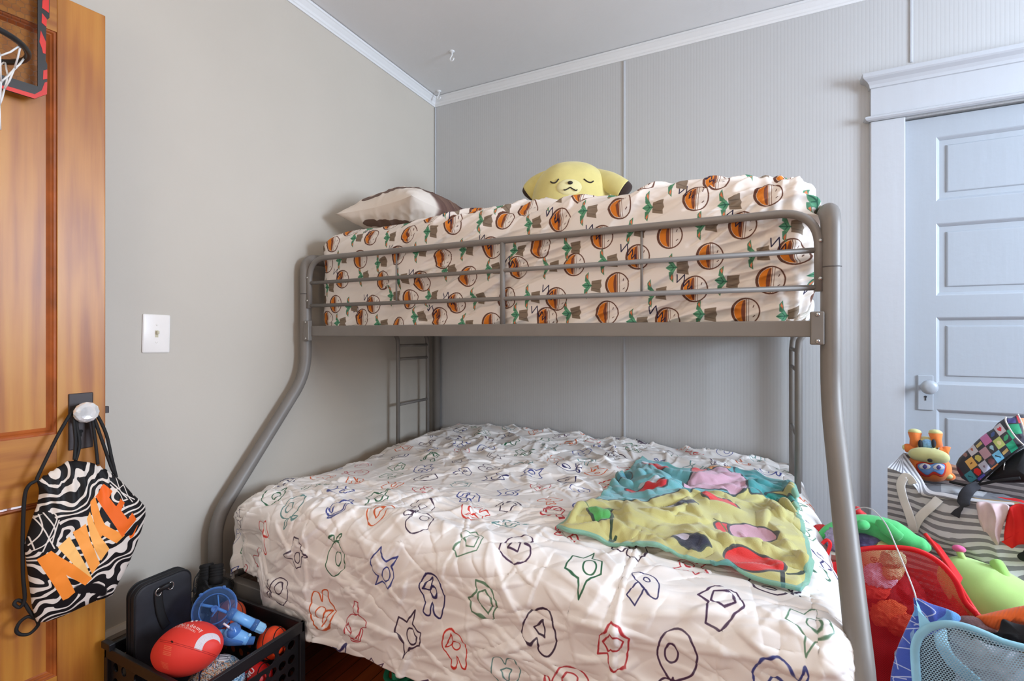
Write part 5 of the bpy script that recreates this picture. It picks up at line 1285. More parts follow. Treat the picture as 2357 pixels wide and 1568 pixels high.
# ------------------------------------------------------------------ green clogs under the bed
M_CLOG = mat('green foam rubber', (44, 132, 98), .5, var=.05, vs=20)
def clog(x, y, rz, label):
    t = thing('clog', label, 'shoe', (x, y, 0), 'green clogs under the bed')
    n = 44; th = np.linspace(0, 2 * np.pi, n, endpoint=False)
    def foot(k, dz, w=1.0):                                   # y: heel -.12 .. toe +.13
        yy_ = .125 * np.cos(th); ww = (.043 + .010 * np.clip(yy_ / .12, -1, 1)) * np.sin(th) * w
        return np.stack([ww * k, yy_ * (1 - (1 - k) * .4), np.full(n, dz)], 1)
    c, s = math.cos(rz), math.sin(rz)
    def tr_(V): return np.stack([V[:, 0] * c - V[:, 1] * s + x, V[:, 0] * s + V[:, 1] * c + y, V[:, 2]], 1)
    def loft(L): V = np.vstack([tr_(q) for q in L]); return V, [(i * n + k, i * n + (k + 1) % n, (i + 1) * n + (k + 1) % n, (i + 1) * n + k) for i in range(len(L) - 1) for k in range(n)]
    V, Fc = loft([foot(.90, .001), foot(.98, .004), foot(1.0, .012), foot(1.0, .024), foot(.985, .028)]); Fc.append(tuple(range(n))[::-1]); obj('sole', (V, Fc), M_CLOG, t)
    U_ = []
    for k, z in ((.985, .027), (.98, .045), (.95, .070), (.93, .088), (.945, .094), (.93, .099), (.88, .099), (.85, .09), (.85, .05), (.86, .03)):
        q = foot(k, z); f = sstep(.0, .11, q[:, 1]); q[:, 2] = np.where(z > .03, q[:, 2] - f * (q[:, 2] - .03) * .55, q[:, 2]); U_.append(q)
    V, Fc = loft(U_); b0 = (len(U_) - 1) * n; Fc.append(tuple(b0 + k for k in range(n))); obj('upper', (V, Fc), M_CLOG, t)
    a = np.linspace(0, np.pi, 20); b = np.linspace(0, 1, 12); G = np.zeros((20, 12, 3))
    for i, q in enumerate(a):
        for j, r_ in enumerate(b):
            yy_ = .012 + r_ * .108; w = (.050 * math.sqrt(max(0, 1 - (r_ * .98) ** 2.4))); G[i, j] = (w * math.cos(q), yy_, .030 + (.062 * (1 - r_ ** 2)) * math.sin(q))
    obj('toe_cap', gridf(tr_(G.reshape(-1, 3)).reshape(20, 12, 3)), M_CLOG, t)
    obj('heel_strap', tube(tr_(spline([(-.046, .01, .085), (-.047, -.05, .080), (-.034, -.11, .078), (0, -.128, .078), (.034, -.11, .078), (.047, -.05, .080), (.046, .01, .085)], 5)), .009, 8, flat=(1, .3), normal=None), M_CLOG, t)
clog(.800, -1.285, .22, 'left green rubber clog on the floor under the bed'); clog(.925, -1.275, .12, 'right green rubber clog on the floor under the bed')
# ------------------------------------------------------------------ striped fabric hamper by the white door
BA = np.array([2.296, -.55, 0.0]); BF = np.array([.93, -.3675, 0.0]); BF = BF / np.linalg.norm(BF); BB = np.array([.3675, .93, 0.0]); BB = BB / np.linalg.norm(BB)
BNn = -BB
def bz(x, y, back=0.0): return at_plane(2030 + x / 5.807, 930 + y / 5.807, BA + BB * back, BNn)      # point of the photo crop on the front plane of the hamper
k = N('grey and white striped canvas'); uvn = k.n.new('ShaderNodeUVMap'); sx = k.n.new('ShaderNodeSeparateXYZ'); k.link(uvn.outputs[0], sx.inputs[0])
w = k.math('FRACT', k.math('ADD', k.math('DIVIDE', sx.outputs[1], .0215), k.math('MULTIPLY', k.noise(k.coord(), 60, 2), .10)))
k.link(k.ramp(k.math('GREATER_THAN', w, .52), [(.0, (206, 205, 208)), (1.0, (128, 127, 132))]), k.b.inputs['Base Color']); k.b.inputs['Roughness'].default_value = .9
k.bump(k.noise(k.coord(), 900, 2), .3, .0008); M_STRIPE = k.m
M_STRAP = mat('white webbing', (222, 218, 214), .8, bump=.2, bs=700)
hm = thing('striped_hamper', 'tall grey and white striped fabric hamper sagging open by the white door', 'hamper', BA + BF * .3 + BB * .15)
top_pts = [bz(75, 850), bz(180, 885), bz(290, 935), bz(400, 1060), bz(540, 1222), bz(800, 1262), bz(1080, 1300), bz(1500, 1335), bz(1800, 1350), BA + BF * .62 + UP * .60]
sF = np.array([np.dot(p - BA, BF) for p in top_pts]); zF = np.array([p[2] for p in top_pts])
ns, nz = 130, 110
S = np.linspace(0, .62, ns); ZT_ = np.interp(S, sF, zF)
Sg, Tg = np.meshgrid(S, np.linspace(0, 1, nz), indexing='ij')
Zg = .012 + (ZT_[:, None] - .012) * Tg
cr1 = creases(Sg, Tg * .7, 46, (.08, .62, .1, .62), (-.45, .35), (.12, .45), (.012, .022), (.008, .022), 5, .8)
cf_ = sstep(.03, .16, Sg) * (1 - sstep(.94, 1, Tg)) * sstep(0, .1, Tg)
outn = (cr1 + .020 * noise(Sg * 6, Zg * 5, 4.) + .016 * np.sin(Sg * 7) * sstep(.2, .8, Tg)) * cf_
Pf = BA + Sg[..., None] * BF + UP * Zg[..., None] + BNn * outn[..., None]
uvf = np.stack([Sg, Zg + cf_ * (.035 * noise(Sg * 5, Zg * 3, 7.) - .20 * sstep(.06, .55, Sg) * Sg + .02 * sstep(.5, 1, Tg) + cr1 * .8)], -1)
obj('front_panel', gridf(Pf, uv=uvf), M_STRIPE, hm)
Bw = np.array([2.406, -.269, .737]); Aw = top_pts[0]
def quadgrid(a, b, c, d, n, m, sag=0.0):
    u = np.linspace(0, 1, n)[:, None, None]; v = np.linspace(0, 1, m)[None, :, None]
    P = (1 - u) * (1 - v) * a + u * (1 - v) * b + u * v * c + (1 - u) * v * d
    return P
# left side panel and inner faces
Pl = quadgrid(np.array([Aw[0], Aw[1], .012]), np.array([Bw[0], Bw[1], .012]), Bw, Aw, 20, 60); obj('side_panel', gridf(Pl, uv=np.stack([Pl[..., 1], Pl[..., 2]], -1)), M_STRIPE, hm)
Br = Bw + BF * .62; Pb_ = quadgrid(np.array([Bw[0], Bw[1], .012]), np.array([Br[0], Br[1], .012]), Br - UP * .08, Bw, 40, 50); obj('back_panel', gridf(Pb_, uv=np.stack([Pb_[..., 0], Pb_[..., 2]], -1)), M_STRIPE, hm)
Ar = BA + BF * .62; Pr_ = quadgrid(Ar + UP * .012, np.array([Br[0], Br[1], .012]), Br - UP * .08, Ar + UP * .60, 20, 40); obj('side_panel', gridf(Pr_, uv=np.stack([Pr_[..., 1], Pr_[..., 2]], -1)), M_STRIPE, hm)
# folded-over rim band running down from the back corner, then along the front
up_e = [Bw, bz(400, 800, .16), bz(520, 975, .08), bz(640, 1148, .012), bz(850, 1190, .008), bz(1080, 1240, .004), bz(1400, 1285, .004), bz(1770, 1320, .004)]
lo_e = [bz(290, 935, -.002), bz(370, 1030, -.004), bz(455, 1130, -.005), bz(540, 1222, -.006), bz(800, 1268, -.006), bz(1080, 1305, -.006), bz(1400, 1335, -.006), bz(1770, 1355, -.006)]
ue, le = spline(up_e, 8), spline(lo_e, 8); nb_ = len(ue); v_ = np.linspace(0, 1, 16)
Pm = ue[:, None] * (1 - v_[None, :, None]) + le[:, None] * v_[None, :, None]; Pm += BNn * (np.sin(np.pi * v_) * .008)[None, :, None]
wd_ = np.linalg.norm(ue - le, axis=1)
uvm = np.stack([np.broadcast_to(np.linspace(0, .6, nb_)[:, None], (nb_, 16)), np.minimum(wd_, .078)[:, None] * v_[None, :] * 1.0], -1)
obj('rim_band', gridf(Pm, uv=uvm), M_STRIPE, hm)
Pt_ = quadgrid(Aw, Bw, Bw, bz(290, 935, -.001), 20, 20); vv = np.linspace(0, 1, 20)
obj('corner_fold', gridf(Pt_, uv=np.stack([np.broadcast_to(vv[:, None], (20, 20)), np.broadcast_to(vv[None] * .11, (20, 20))], -1)), M_STRIPE, hm)
hp_ = [bz(420, 1070, -.01), bz(360, 985, -.014), bz(300, 980, -.016), bz(250, 1090, -.020), bz(290, 1280, -.026), bz(350, 1440, -.030), bz(405, 1620, -.030), bz(420, 1700, -.026), bz(435, 1640, -.024), bz(520, 1500, -.022), bz(660, 1370, -.018), bz(765, 1268, -.008)]
obj('handle', tube(spline(hp_, 8), .0125, 12, flat=(1, .10), normal=BNn), M_STRAP, hm)

# ------------------------------------------------------------------ things in the striped hamper
M_DK = mat('dark charcoal cloth', (44, 45, 52), .85, var=.12, vs=20, bump=.25, bs=700)
M_BK = mat('black cloth', (24, 24, 28), .8, var=.12, vs=20, bump=.25, bs=700)
def mound(name, label, cat, c, rx, ry, rz, m, seed=1, amp=.018, uvs=1.0, group=None, ex=BF, ey=BB, flat=-.35):
    def f(D):
        D = D.copy(); n_ = 1 + amp / max(rx, .05) * (noise(D[:, 0] * 2.2, D[:, 1] * 2.2, D[:, 2] * 2.2 + seed) * 1.2 + ridge(D[:, 0] * 3 + seed, D[:, 1] * 3, D[:, 2] * 2) * 1.3); D = D * n_[:, None]
        D[:, 2] = np.maximum(D[:, 2], flat); return D
    V, Fc, uv = ellipsoid(c, ex * rx, ey * ry, UP * rz, 80, 50, 2.4, f)
    W = V - np.asarray(c); return obj(name, (V, Fc, np.stack([W @ ex, W @ ey + W[:, 2]], 1) * uvs), m, label=label, cat=cat, group=group)
cin = BA + BF * .30 + BB * .15
mound('bundled_clothes', 'dark bundled clothes filling the striped hamper under the toys', 'clothes', cin + BB * .03 + UP * .43, .25, .10, .13, M_DK, 3)
cvt = Canvas(700, 420, (112, 114, 120), -.30, -.20, .30, .20)
for P, c in (([(-.3, -.2), (-.1, -.2), (-.14, .2), (-.3, .2)], (40, 42, 50)), ([(-.08, .0), (.02, .02), (.05, .2), (-.1, .2)], (160, 162, 166)), ([(.0, -.06), (.12, -.02), (.10, .03), (-.02, -.01)], (150, 124, 84)), ([(.05, .04), (.2, .12), (.26, .02), (.14, .03)], (190, 34, 36)), ([(-.12, -.03), (-.02, -.06), (-.03, -.1), (-.13, -.07)], (140, 116, 78)), ([(.15, -.1), (.3, -.1), (.3, .05), (.2, .0)], (108, 114, 120)), ([(.0, .06), (.08, .1), (.06, .2), (.0, .2)], (30, 30, 34))):
    cvt.poly(np.array(P), c)
M_SHIRT = printed('graphic shirt print', cvt, .85, .2, 900, .0006)
sc_ = bz(1250, 1230, .11)
mound('graphic_shirt', 'grey shirt with black, red and tan graphics crumpled in the hamper mouth', 'shirt', sc_ - UP * .045, .19, .080, .060, M_SHIRT, 8, .012)
# orange plush, upside down
M_OR = mat('orange plush', (232, 128, 62), .9, var=.04, vs=30, bump=.25, bs=700, bd=.001, sheen=.2); M_CR = mat('cream green plush', (206, 206, 146), .9, var=.03, vs=30, bump=.25, bs=700, bd=.001, sheen=.2)
fo = Face(2133, 1075, 1.80)
of = lambda x, y, o=0.0: fo.pt(2030 + x / 5.807, 930 + y / 5.807, o)
ol_ = lambda px: px / 5.807 * 1.80 / F * .86
tor = thing('plush_toy', 'orange plush toy with a blue eye mask lying upside down in the striped hamper', 'plush toy', fo.c)
E1, E2, EN = fo.e1, fo.e2, fo.n
obj('head', ellipsoid(of(635, 850), E1 * ol_(232) * 1.12, E2 * ol_(190) * 1.1, EN * .055, 40, 28, 2.3), M_OR, tor)
obj('muzzle', ellipsoid(of(625, 695, .030), E1 * ol_(218) * 1.12, E2 * ol_(108) * 1.12, EN * .045, 36, 24, 2.2), M_CR, tor)
obj('nose', ellipsoid(of(640, 758, .078), E1 * .0075, E2 * .0060, EN * .006, 16, 12), M_DK, tor)
def decal(name, pts, off, d, m, parent, sm=True):
    C = np.array([fo.uv(2030 + x / 5.807, 930 + y / 5.807) for x, y in pts]); C = spline(C, 6, True) if sm else C
    # curve the patch around the head
    V, Fc, Q = puff(resample(C, 60), np.zeros(3), E1 * 0 + np.array([1., 0, 0]), np.array([0, 1., 0]), np.array([0, 0, 1.]), d, 6, d * .5)
    hc_ = fo.uv(2030 + 635 / 5.807, 930 + 850 / 5.807); rx_, ry_ = ol_(232) * 1.12, ol_(190) * 1.1
    g = np.clip(1 - np.abs((V[:, 0] - hc_[0]) / rx_) ** 2.3 - np.abs((V[:, 1] - hc_[1]) / ry_) ** 2.3, 0, 1) ** (1 / 2.3) * .055
    return obj(name, (fo.c + V[:, :1] * E1 + V[:, 1:2] * E2 + (g + off + V[:, 2])[:, None] * EN, Fc), m, parent)
decal('mask_edge', [(465, 800), (560, 775), (640, 800), (720, 780), (845, 800), (850, 900), (800, 975), (690, 940), (620, 975), (520, 950), (470, 880)], .001, .003, mat('red felt', (206, 62, 50), .9), tor)
decal('mask', [(480, 815), (560, 790), (640, 812), (720, 792), (832, 815), (828, 890), (790, 945), (690, 905), (610, 950), (540, 915), (490, 865)], .003, .004, mat('blue felt', (112, 158, 220), .9, var=.03), tor)
for x, y in ((575, 840), (755, 848)):
    e = decal('eye', [(x - 72, y - 15), (x, y - 48), (x + 72, y - 8), (x + 60, y + 25), (x, y + 34), (x - 60, y + 22)], .008, .003, mat('eye white', (218, 218, 224), .5, var=.01), tor)
    i_ = decal('iris', [(x - 32, y), (x, y - 32), (x + 32, y), (x, y + 30)], .011, .003, mat('violet iris', (78, 76, 150), .4, var=.03), tor)
obj('body', ellipsoid(of(590, 560, -.02), E1 * ol_(150), E2 * ol_(150), EN * .05, 32, 22), M_CR, tor)
obj('belly', ellipsoid(of(605, 545, .022), E1 * ol_(80), E2 * ol_(80), EN * .016, 24, 16), mat('blue swirl plush', (126, 170, 206), .9, var=.2, vs=60), tor)
for x, y in ((515, 540), (690, 535)): obj('stripe', ellipsoid(of(x, y, .030), E1 * ol_(30), E2 * ol_(68), EN * .010, 16, 12), M_DK, tor)
for x0_, y0_, x1_, y1_ in ((445, 560, 440, 385), (735, 560, 715, 395)):
    lg = obj('leg', tube([of(x0_, y0_), of((x0_ + x1_) / 2, (y0_ + y1_) / 2, .01), of(x1_, y1_, .012)], [ol_(72), ol_(66), ol_(88)], 22), M_OR, tor)
    obj('sole', ellipsoid(of(x1_, y1_ - 8, .014), E1 * ol_(84), E2 * ol_(50), EN * ol_(78), 26, 18), M_CR, lg)
for pts in ([(470, 610), (400, 600), (330, 588), (300, 585)], [(760, 620), (820, 635), (880, 625), (905, 630)]):
    am = obj('arm', tube(spline([of(*q) for q in pts], 5), np.interp(np.linspace(0, 1, 16), [0, .6, .95, 1], [ol_(66), ol_(70), ol_(56), ol_(20)]), 20), M_OR, tor)
    if pts[0][0] < 500: obj('paw_pad', ellipsoid(of(292, 580, .004), E1 * ol_(20), E2 * ol_(40), EN * ol_(36), 16, 12), M_CR, am)
er = obj('ear', ellipsoid(of(880, 965, .012), E1 * ol_(88), E2 * ol_(66), EN * .014, 24, 16), M_OR, tor); obj('inner_ear', ellipsoid(of(880, 965, .022), E1 * ol_(55), E2 * ol_(40), EN * .008, 20, 14), M_CR, er)
# backpack with chequered squares
fp = Face(2268, 1040, 1.62); qz = lambda x, y, o=0.0: fp.pt(2190 + x / 8.713, 940 + y / 8.713, o); qu = lambda x, y: fp.uv(2190 + x / 8.713, 940 + y / 8.713)
bpk = thing('backpack', 'black backpack with a panel of colourful picture squares leaning in the striped hamper', 'backpack', fp.c)
po = np.array([qu(*q) for q in [(105, 1230), (90, 1120), (150, 1000), (250, 900), (370, 790), (470, 690), (600, 570), (720, 480), (820, 420), (930, 290), (1085, 190), (1200, 200), (1330, 125), (1470, 160), (1560, 260), (1580, 480), (1520, 700), (1430, 745), (1250, 870), (1000, 1080), (820, 1260), (640, 1450), (480, 1500), (330, 1480), (200, 1400)]])
V, Fc, Q = puff(resample(po, 110), fp.c, fp.e1, fp.e2, fp.n, .052, 18, .05, .5)
cvb = Canvas(1100, 1000, (58, 58, 64), po[:, 0].min() - .01, po[:, 1].min() - .01, po[:, 0].max() + .01, po[:, 1].max() + .01)
def cell(i, j): return np.array([545 + i * 137 + j * 122, 865 - i * 100 + j * 168])         # lattice of the printed squares (crop pixels)
sq = {(-2, 0): (222, 172, 96), (0, 0): (176, 140, 150), (-1, -1): (196, 190, 196), (1, -1): (190, 112, 160), (3, -1): (196, 190, 196), (2, 0): (176, 190, 110), (1, 1): (112, 176, 206), (3, 1): (48, 160, 120), (-1, 1): (184, 186, 204), (0, 2): (226, 142, 84), (-2, 2): (86, 82, 160), (-3, 1): (70, 140, 150), (-4, 0): (90, 40, 48), (2, 2): (52, 50, 58), (4, 0): (52, 158, 118), (-1, 3): (60, 58, 70), (2, -2): (84, 128, 110)}
for (i, j), c in sq.items(): cvb.poly(np.array([qu(*(cell(i, j))), qu(*(cell(i + 1, j))), qu(*(cell(i + 1, j + 1))), qu(*(cell(i, j + 1)))]), c)
def icon(i, j, shape, c, s=.62):
    o = (cell(i, j) + cell(i + 1, j + 1)) / 2; a = (cell(i + 1, j) - cell(i, j)) * .5 * s; b = (cell(i, j + 1) - cell(i, j)) * .5 * s
    cvb.poly(np.array([qu(*(o + a * x + b * y)) for x, y in shape]), c)
heart = [(0, .8), (-.9, -.1), (-.7, -.7), (-.2, -.7), (0, -.4), (.2, -.7), (.7, -.7), (.9, -.1)]; gem = [(-.8, -.3), (-.4, -.8), (.4, -.8), (.8, -.3), (0, .9)]; sword = [(-.8, -.9), (-.5, -.9), (.5, .3), (.8, .2), (.6, .6), (.9, .9), (.5, .7), (.2, .9), (.3, .5), (-.9, -.6)]; leaf_ = [(-1, .2), (-.4, -.5), (.8, -.6), (1, -.1), (.2, .5), (-.6, .5)]
blob = [(-.8, -.3), (-.3, -.8), (.5, -.6), (.9, .1), (.5, .7), (-.4, .8)]; bar_ = [(-1, -.25), (1, -.45), (1, .35), (-1, .5)]
for i, j, sh_, c, s in ((3, -1, heart, (204, 60, 76), .6), (1, 0, gem, (150, 190, 206), .66), (1, 1, sword, (40, 46, 54), .6), (3, 0, leaf_, (62, 158, 110), .8), (2, 1, bar_, (198, 168, 108), .8), (2, 0, blob, (214, 206, 150), .6), (-1, 0, blob, (190, 178, 96), .9), (-2, 1, blob, (214, 48, 44), 1.0), (0, 2, bar_, (150, 84, 50), .5), (0, 1, blob, (110, 70, 72), .9), (-1, -1, gem, (170, 90, 70), .4), (-1, 2, leaf_, (40, 140, 100), .8), (-2, 2, sword, (190, 90, 150), .7), (0, -1, bar_, (190, 170, 110), .8), (2, -1, leaf_, (70, 90, 140), .7), (-2, 0, bar_, (110, 70, 40), .3), (-2, -1, blob, (150, 110, 100), .6), (-1, 1, gem, (130, 110, 130), .35), (-3, 1, sword, (40, 70, 80), .5)): icon(i, j, sh_, c, s)
cvb.poly(np.array([qu(*q) for q in [(1440, 740), (1250, 880), (1000, 1090), (820, 1270), (640, 1460), (480, 1510), (900, 1600), (1500, 1500), (1600, 760)]]), (24, 24, 28))
cvb.poly(np.array([qu(*q) for q in [(1085, 190), (1330, 125), (1560, 260), (1580, 640), (1440, 700), (1250, 560), (1100, 330)]]), (60, 58, 70))
cvb.poly(np.array([qu(*q) for q in [(1130, 330), (1340, 320), (1410, 510), (1290, 530), (1200, 460)]]), (52, 160, 118)); cvb.poly(np.array([qu(*q) for q in [(1370, 200), (1520, 200), (1540, 350), (1420, 360)]]), (222, 142, 100)); cvb.poly(np.array([qu(*q) for q in [(1290, 150), (1340, 150), (1400, 300), (1340, 310)]]), (200, 70, 78)); cvb.poly(np.array([qu(*q) for q in [(1115, 215), (1270, 190), (1290, 300), (1130, 310)]]), (84, 84, 150))
obj('pack_body', (V, Fc, Q), printed('picture square print', cvb, .5, .1, 900, .0005), bpk)
obj('piping', tube(spline([qz(1085, 190, .036), qz(1080, 270, .048), qz(1150, 410, .053), qz(1260, 570, .052), qz(1400, 710, .040), qz(1470, 745, .02)], 6), .0022, 8), M_STRAP, bpk, label='pale piping on the pocket edge')
obj('piping', tube(spline([qz(1330, 125, .02), qz(1380, 260, .040), qz(1430, 420, .044), qz(1460, 600, .034)], 6), .002, 8), M_STRAP, bpk, label='pale piping on the top edge')
obj('zipper', tube(spline([qz(560, 1480, .026), qz(760, 1300, .046), qz(1000, 1100, .053), qz(1230, 900, .052), qz(1430, 770, .036)], 6), .003, 8), M_BK, bpk)
obj('zip_pull', tube([qz(1060, 1080, .056), qz(1045, 1150, .060), qz(1040, 1230, .060)], .0014, 6), M_SCREW, bpk)
obj('back_pad', puff(resample(np.array([qu(*q) for q in [(700, 1420), (1000, 1120), (1250, 920), (1500, 780), (1700, 900), (1700, 1500), (1200, 1500), (900, 1500)]]), 60), fp.c - fp.n * .02, fp.e1, fp.e2, fp.n, .05, 10, .03)[:2], M_BK, bpk)
sp_ = [bz(1290, 1080, .02), bz(1180, 1140, -.006), bz(1110, 1230, -.020), bz(1085, 1330, -.030), bz(1060, 1390, -.034), bz(1010, 1440, -.036), bz(975, 1500, -.038)]
obj('strap', tube(spline(sp_, 8), np.interp(np.linspace(0, 1, 49), [0, .25, .5, .62, .72, 1], [.012, .015, .015, .004, .006, .012]), 12, flat=(1, .14), normal=BNn), M_DK, bpk, label='dark shoulder strap hanging over the hamper rim')
obj('side_strap', tube(spline([bz(900, 1040, .03), bz(1150, 1090, .02), bz(1320, 1070, .02), bz(1600, 1020, .02), bz(1850, 990, .03)], 8), .0045, 10, flat=(1, .3), normal=BNn), M_BK, bpk)
# red and white shirt hanging out
def cloth_patch(name, outline, off, amp, m, label, cat, seed, parent=None, back=0.0, dirn=(1.2, 6)):
    C = np.array([[np.dot(bz(x, y, back) - BA, BF), bz(x, y, back)[2]] for x, y in outline]); R_ = resample(spline(C, 6, True), 120)
    V, Fc, Q = puff(R_, BA + BB * back, BF, UP, BNn, .020, 22, .012, .35)
    h = amp * (np.sin(Q[:, 0] * 150 + 4 * noise(Q[:, 0] * 12, Q[:, 1] * 8, seed)) * .5 + ridge(Q[:, 0] * 26, Q[:, 1] * 8, seed * 3.) * 1.0)
    V = V + BNn * (off + h)[:, None]
    return obj(name, (V, Fc, Q), m, parent, label=label, cat=cat)
M_WS = mat('white pink jersey', (214, 190, 192), .85, var=.03, vs=20, bump=.15, bs=700); M_RS = mat('red jersey', (218, 30, 28), .75, var=.05, vs=14, bump=.15, bs=700)
rs_ = thing('shirt', 'red and pale pink shirt hanging over the front of the striped hamper', 'shirt', bz(1600, 1450, -.02))
cloth_patch('sleeve', [(1275, 1290), (1400, 1285), (1560, 1305), (1700, 1330), (1690, 1420), (1640, 1560), (1590, 1770), (1560, 1860), (1480, 1830), (1380, 1700), (1320, 1560), (1290, 1420)], .024, .010, M_WS, 'pale pink sleeve', None, 2, rs_)
cloth_patch('body_cloth', [(1690, 1400), (1740, 1340), (1850, 1320), (2100, 1330), (2200, 1400), (2200, 1860), (1950, 1850), (1800, 1890), (1620, 1890), (1500, 1850), (1590, 1840), (1640, 1640)], .016, .008, M_RS, 'bright red cloth of the shirt', None, 5, rs_)
cloth_patch('dark_cloth', [(1740, 1990), (1850, 1900), (2100, 1890), (2200, 1960), (2200, 2090), (1950, 2080), (1800, 2050)], .014, .006, M_BK, 'scrap of black cloth caught below the red shirt', 'cloth', 7)

# ------------------------------------------------------------------ red pop-up mesh hamper
M_RM = mesh_mat('red hamper mesh', (206, 14, 26), .37, .0030, .45); M_RB = mat('red nylon band', (222, 26, 32), .5, var=.05, vs=20, bump=.1, bs=600)
RY = -.955; rz4 = lambda x, y, yy=RY: at_y(1850 + x / 2.4576, 930 + y / 2.4576, yy)
rh = thing('mesh_hamper', 'red pop-up mesh hamper full of soft toys at the foot of the bunk bed', 'hamper', (2.25, -.80, 0))
te = [rz4(125, 985), rz4(150, 920), rz4(200, 870), rz4(320, 820), (rz4(500, 808)), rz4(640, 826), rz4(760, 890), rz4(850, 990), rz4(905, 1110), rz4(985, 1195), rz4(1010, 1240)]
te = [np.array([max(p[0], 2.10), p[1], p[2]]) for p in te]
tp = spline(te, 8); Sx = np.linspace(tp[:, 0].min() + .001, tp[:, 0].max() - .001, 110); Zt2 = np.interp(Sx, tp[:, 0], tp[:, 2])
Xg, Tg = np.meshgrid(Sx, np.linspace(0, 1, 90), indexing='ij'); Zg = .01 + (Zt2[:, None] - .01) * Tg
Yg = RY - .022 * np.sin(np.pi * (Xg - Sx[0]) / (Sx[-1] - Sx[0])) * sstep(0, .3, Tg) + .004 * noise(Xg * 14, Zg * 14, 2.)
obj('front_mesh', gridf(np.stack([Xg, Yg, Zg], -1), uv=np.stack([Xg, Zg], -1)), M_RM, rh)
obj('front_rim', tube(tp + np.array([0, -.006, 0]), .0072, 12, flat=(1, .5), normal=(0, -1, 0)), M_RB, rh)
xl, xr_ = Sx[0], Sx[-1]; yb = -.66
zl, zr = Zt2[0], Zt2[-1]
def vpanel(name, a, b, za, zb_, m, n=30):
    P = quadgrid(np.array([a[0], a[1], .01]), np.array([b[0], b[1], .01]), np.array([b[0], b[1], zb_]), np.array([a[0], a[1], za]), n, n); L = np.linalg.norm(np.array(b) - np.array(a))
    u = np.linspace(0, L, n); return obj(name, gridf(P, uv=np.stack([np.broadcast_to(u[:, None], (n, n)), P[..., 2]], -1)), m, rh)
vpanel('side_mesh', (xl, RY), (xl, yb), .50, .44, M_RM); vpanel('back_mesh', (xl, yb), (xr_ - .02, yb), .44, .44, M_RM); vpanel('side_mesh', (xr_ - .02, yb), (xr_, RY), .44, .42, M_RM)
vpanel('side_band', (xl - .002, RY), (xl - .002, yb), .0, .0, M_RB) if False else None
pc = [rz4(685, 735, -.76), rz4(730, 790, -.78), rz4(800, 890, -.82), rz4(865, 1000, -.88), rz4(930, 1110, -.94), rz4(990, 1200, -.965)]
obj('corner_rod', tube(spline(pc, 6), .0055, 10), M_RB, rh)
fl = [rz4(690, 738, -.76), rz4(770, 800, -.78), rz4(850, 910, -.82), rz4(900, 985, -.86), rz4(885, 1020, -.88), rz4(860, 1000, -.88), rz4(800, 890, -.82), rz4(735, 800, -.78)]
fq = [np.array(p) for p in fl]; G = np.stack([np.array(fq[:4]), np.array([fq[7], fq[6], fq[5], fq[4]])], 1)
obj('side_flap', gridf(G), M_RB, rh)
obj('corner_band', join(tube([np.array([xl + .006, RY - .004, .02]), np.array([xl + .004, RY - .004, .35]), np.array([xl, RY - .002, te[0][2]])], .008, 10)), M_RB, rh)
lp = [rz4(105, 790, -.93), rz4(130, 770, -.93), rz4(150, 795, -.93), rz4(130, 880, -.94), rz4(150, 1000, -.95)]
obj('corner_tie', tube(spline(lp, 6), .005, 8), M_RB, rh)
tri = [rz4(135, 900, -.94), rz4(270, 880, -.90), rz4(330, 860, -.80), rz4(150, 990, -.955), rz4(165, 1000, -.955), rz4(180, 1010, -.955)]
obj('left_gusset', gridf(np.array([[tri[0], tri[1], tri[2]], [tri[3], tri[4], tri[5]]])), M_RB, rh)
# toys inside the red hamper
cx_, cy_ = 2.235, -.80
mound('soft_toys', 'dark red bundle of soft toys and clothes deep inside the red mesh hamper', 'soft toys', np.array([cx_ + .01, cy_, .22]), .125, .115, .22, mat('dark red plush', (120, 18, 26), .9, var=.3, vs=12), 11, .012, ex=np.array([1., 0, 0]), ey=np.array([0, 1., 0]), flat=-.98)
M_GP = mat('bright green plush', (84, 196, 116), .9, var=.05, vs=30, bump=.3, bs=600, bd=.0012, sheen=.3)
gt = thing('plush_toy', 'bright green plush toy curled along the top of the red mesh hamper', 'plush toy', rz4(380, 690, -.80))
gy_ = [(90, 760, -.84), (160, 720, -.82), (240, 690, -.80), (330, 680, -.79), (420, 700, -.79), (520, 740, -.79), (610, 785, -.80), (690, 805, -.81), (715, 806, -.815)]
gl = spline([rz4(x, y, yy) for x, y, yy in gy_], 8)
obj('body', tube(gl, np.interp(np.linspace(0, 1, len(gl)), [0, .1, .35, .6, .85, 1], [.012, .022, .028, .040, .022, .003]), 24), M_GP, gt)
obj('fin', tube(spline([rz4(410, 670, -.82), rz4(450, 690, -.835), rz4(510, 735, -.84), rz4(550, 765, -.835)], 6), np.interp(np.linspace(0, 1, 19), [0, .4, .9, 1], [.008, .020, .016, .003]), 18, flat=(1, .45), normal=(0, -1, 0)), M_GP, gt)
obj('paw', ellipsoid(rz4(335, 685, -.835), RT * .020, AX * .015, UP * .015, 20, 14), M_GP, gt)
cvq = Canvas(500, 400, (206, 196, 140), -.12, -.09, .12, .09)
r5 = random.Random(3)
for (x, y, s) in ((-.07, .03, 1), (-.01, .05, .7), (.05, .02, .9), (-.04, -.03, .8), (.03, -.05, .7), (.09, -.02, .6), (-.09, -.05, .7), (0, .0, .5)):
    t = np.linspace(0, 4.2 * math.pi, 60); cvq.line(np.stack([x + .0045 * s * t / 3 * np.cos(t) * 1.3, y + .0045 * s * t / 3 * np.sin(t)], 1), .0022, (92, 74, 40))
fs_ = Face(1850 + 400 / 2.4576, 930 + 880 / 2.4576, 1.50)
V, Fc, uv = ellipsoid(fs_.c, fs_.e1 * .075, fs_.n * .05, fs_.e2 * .072, 40, 28)
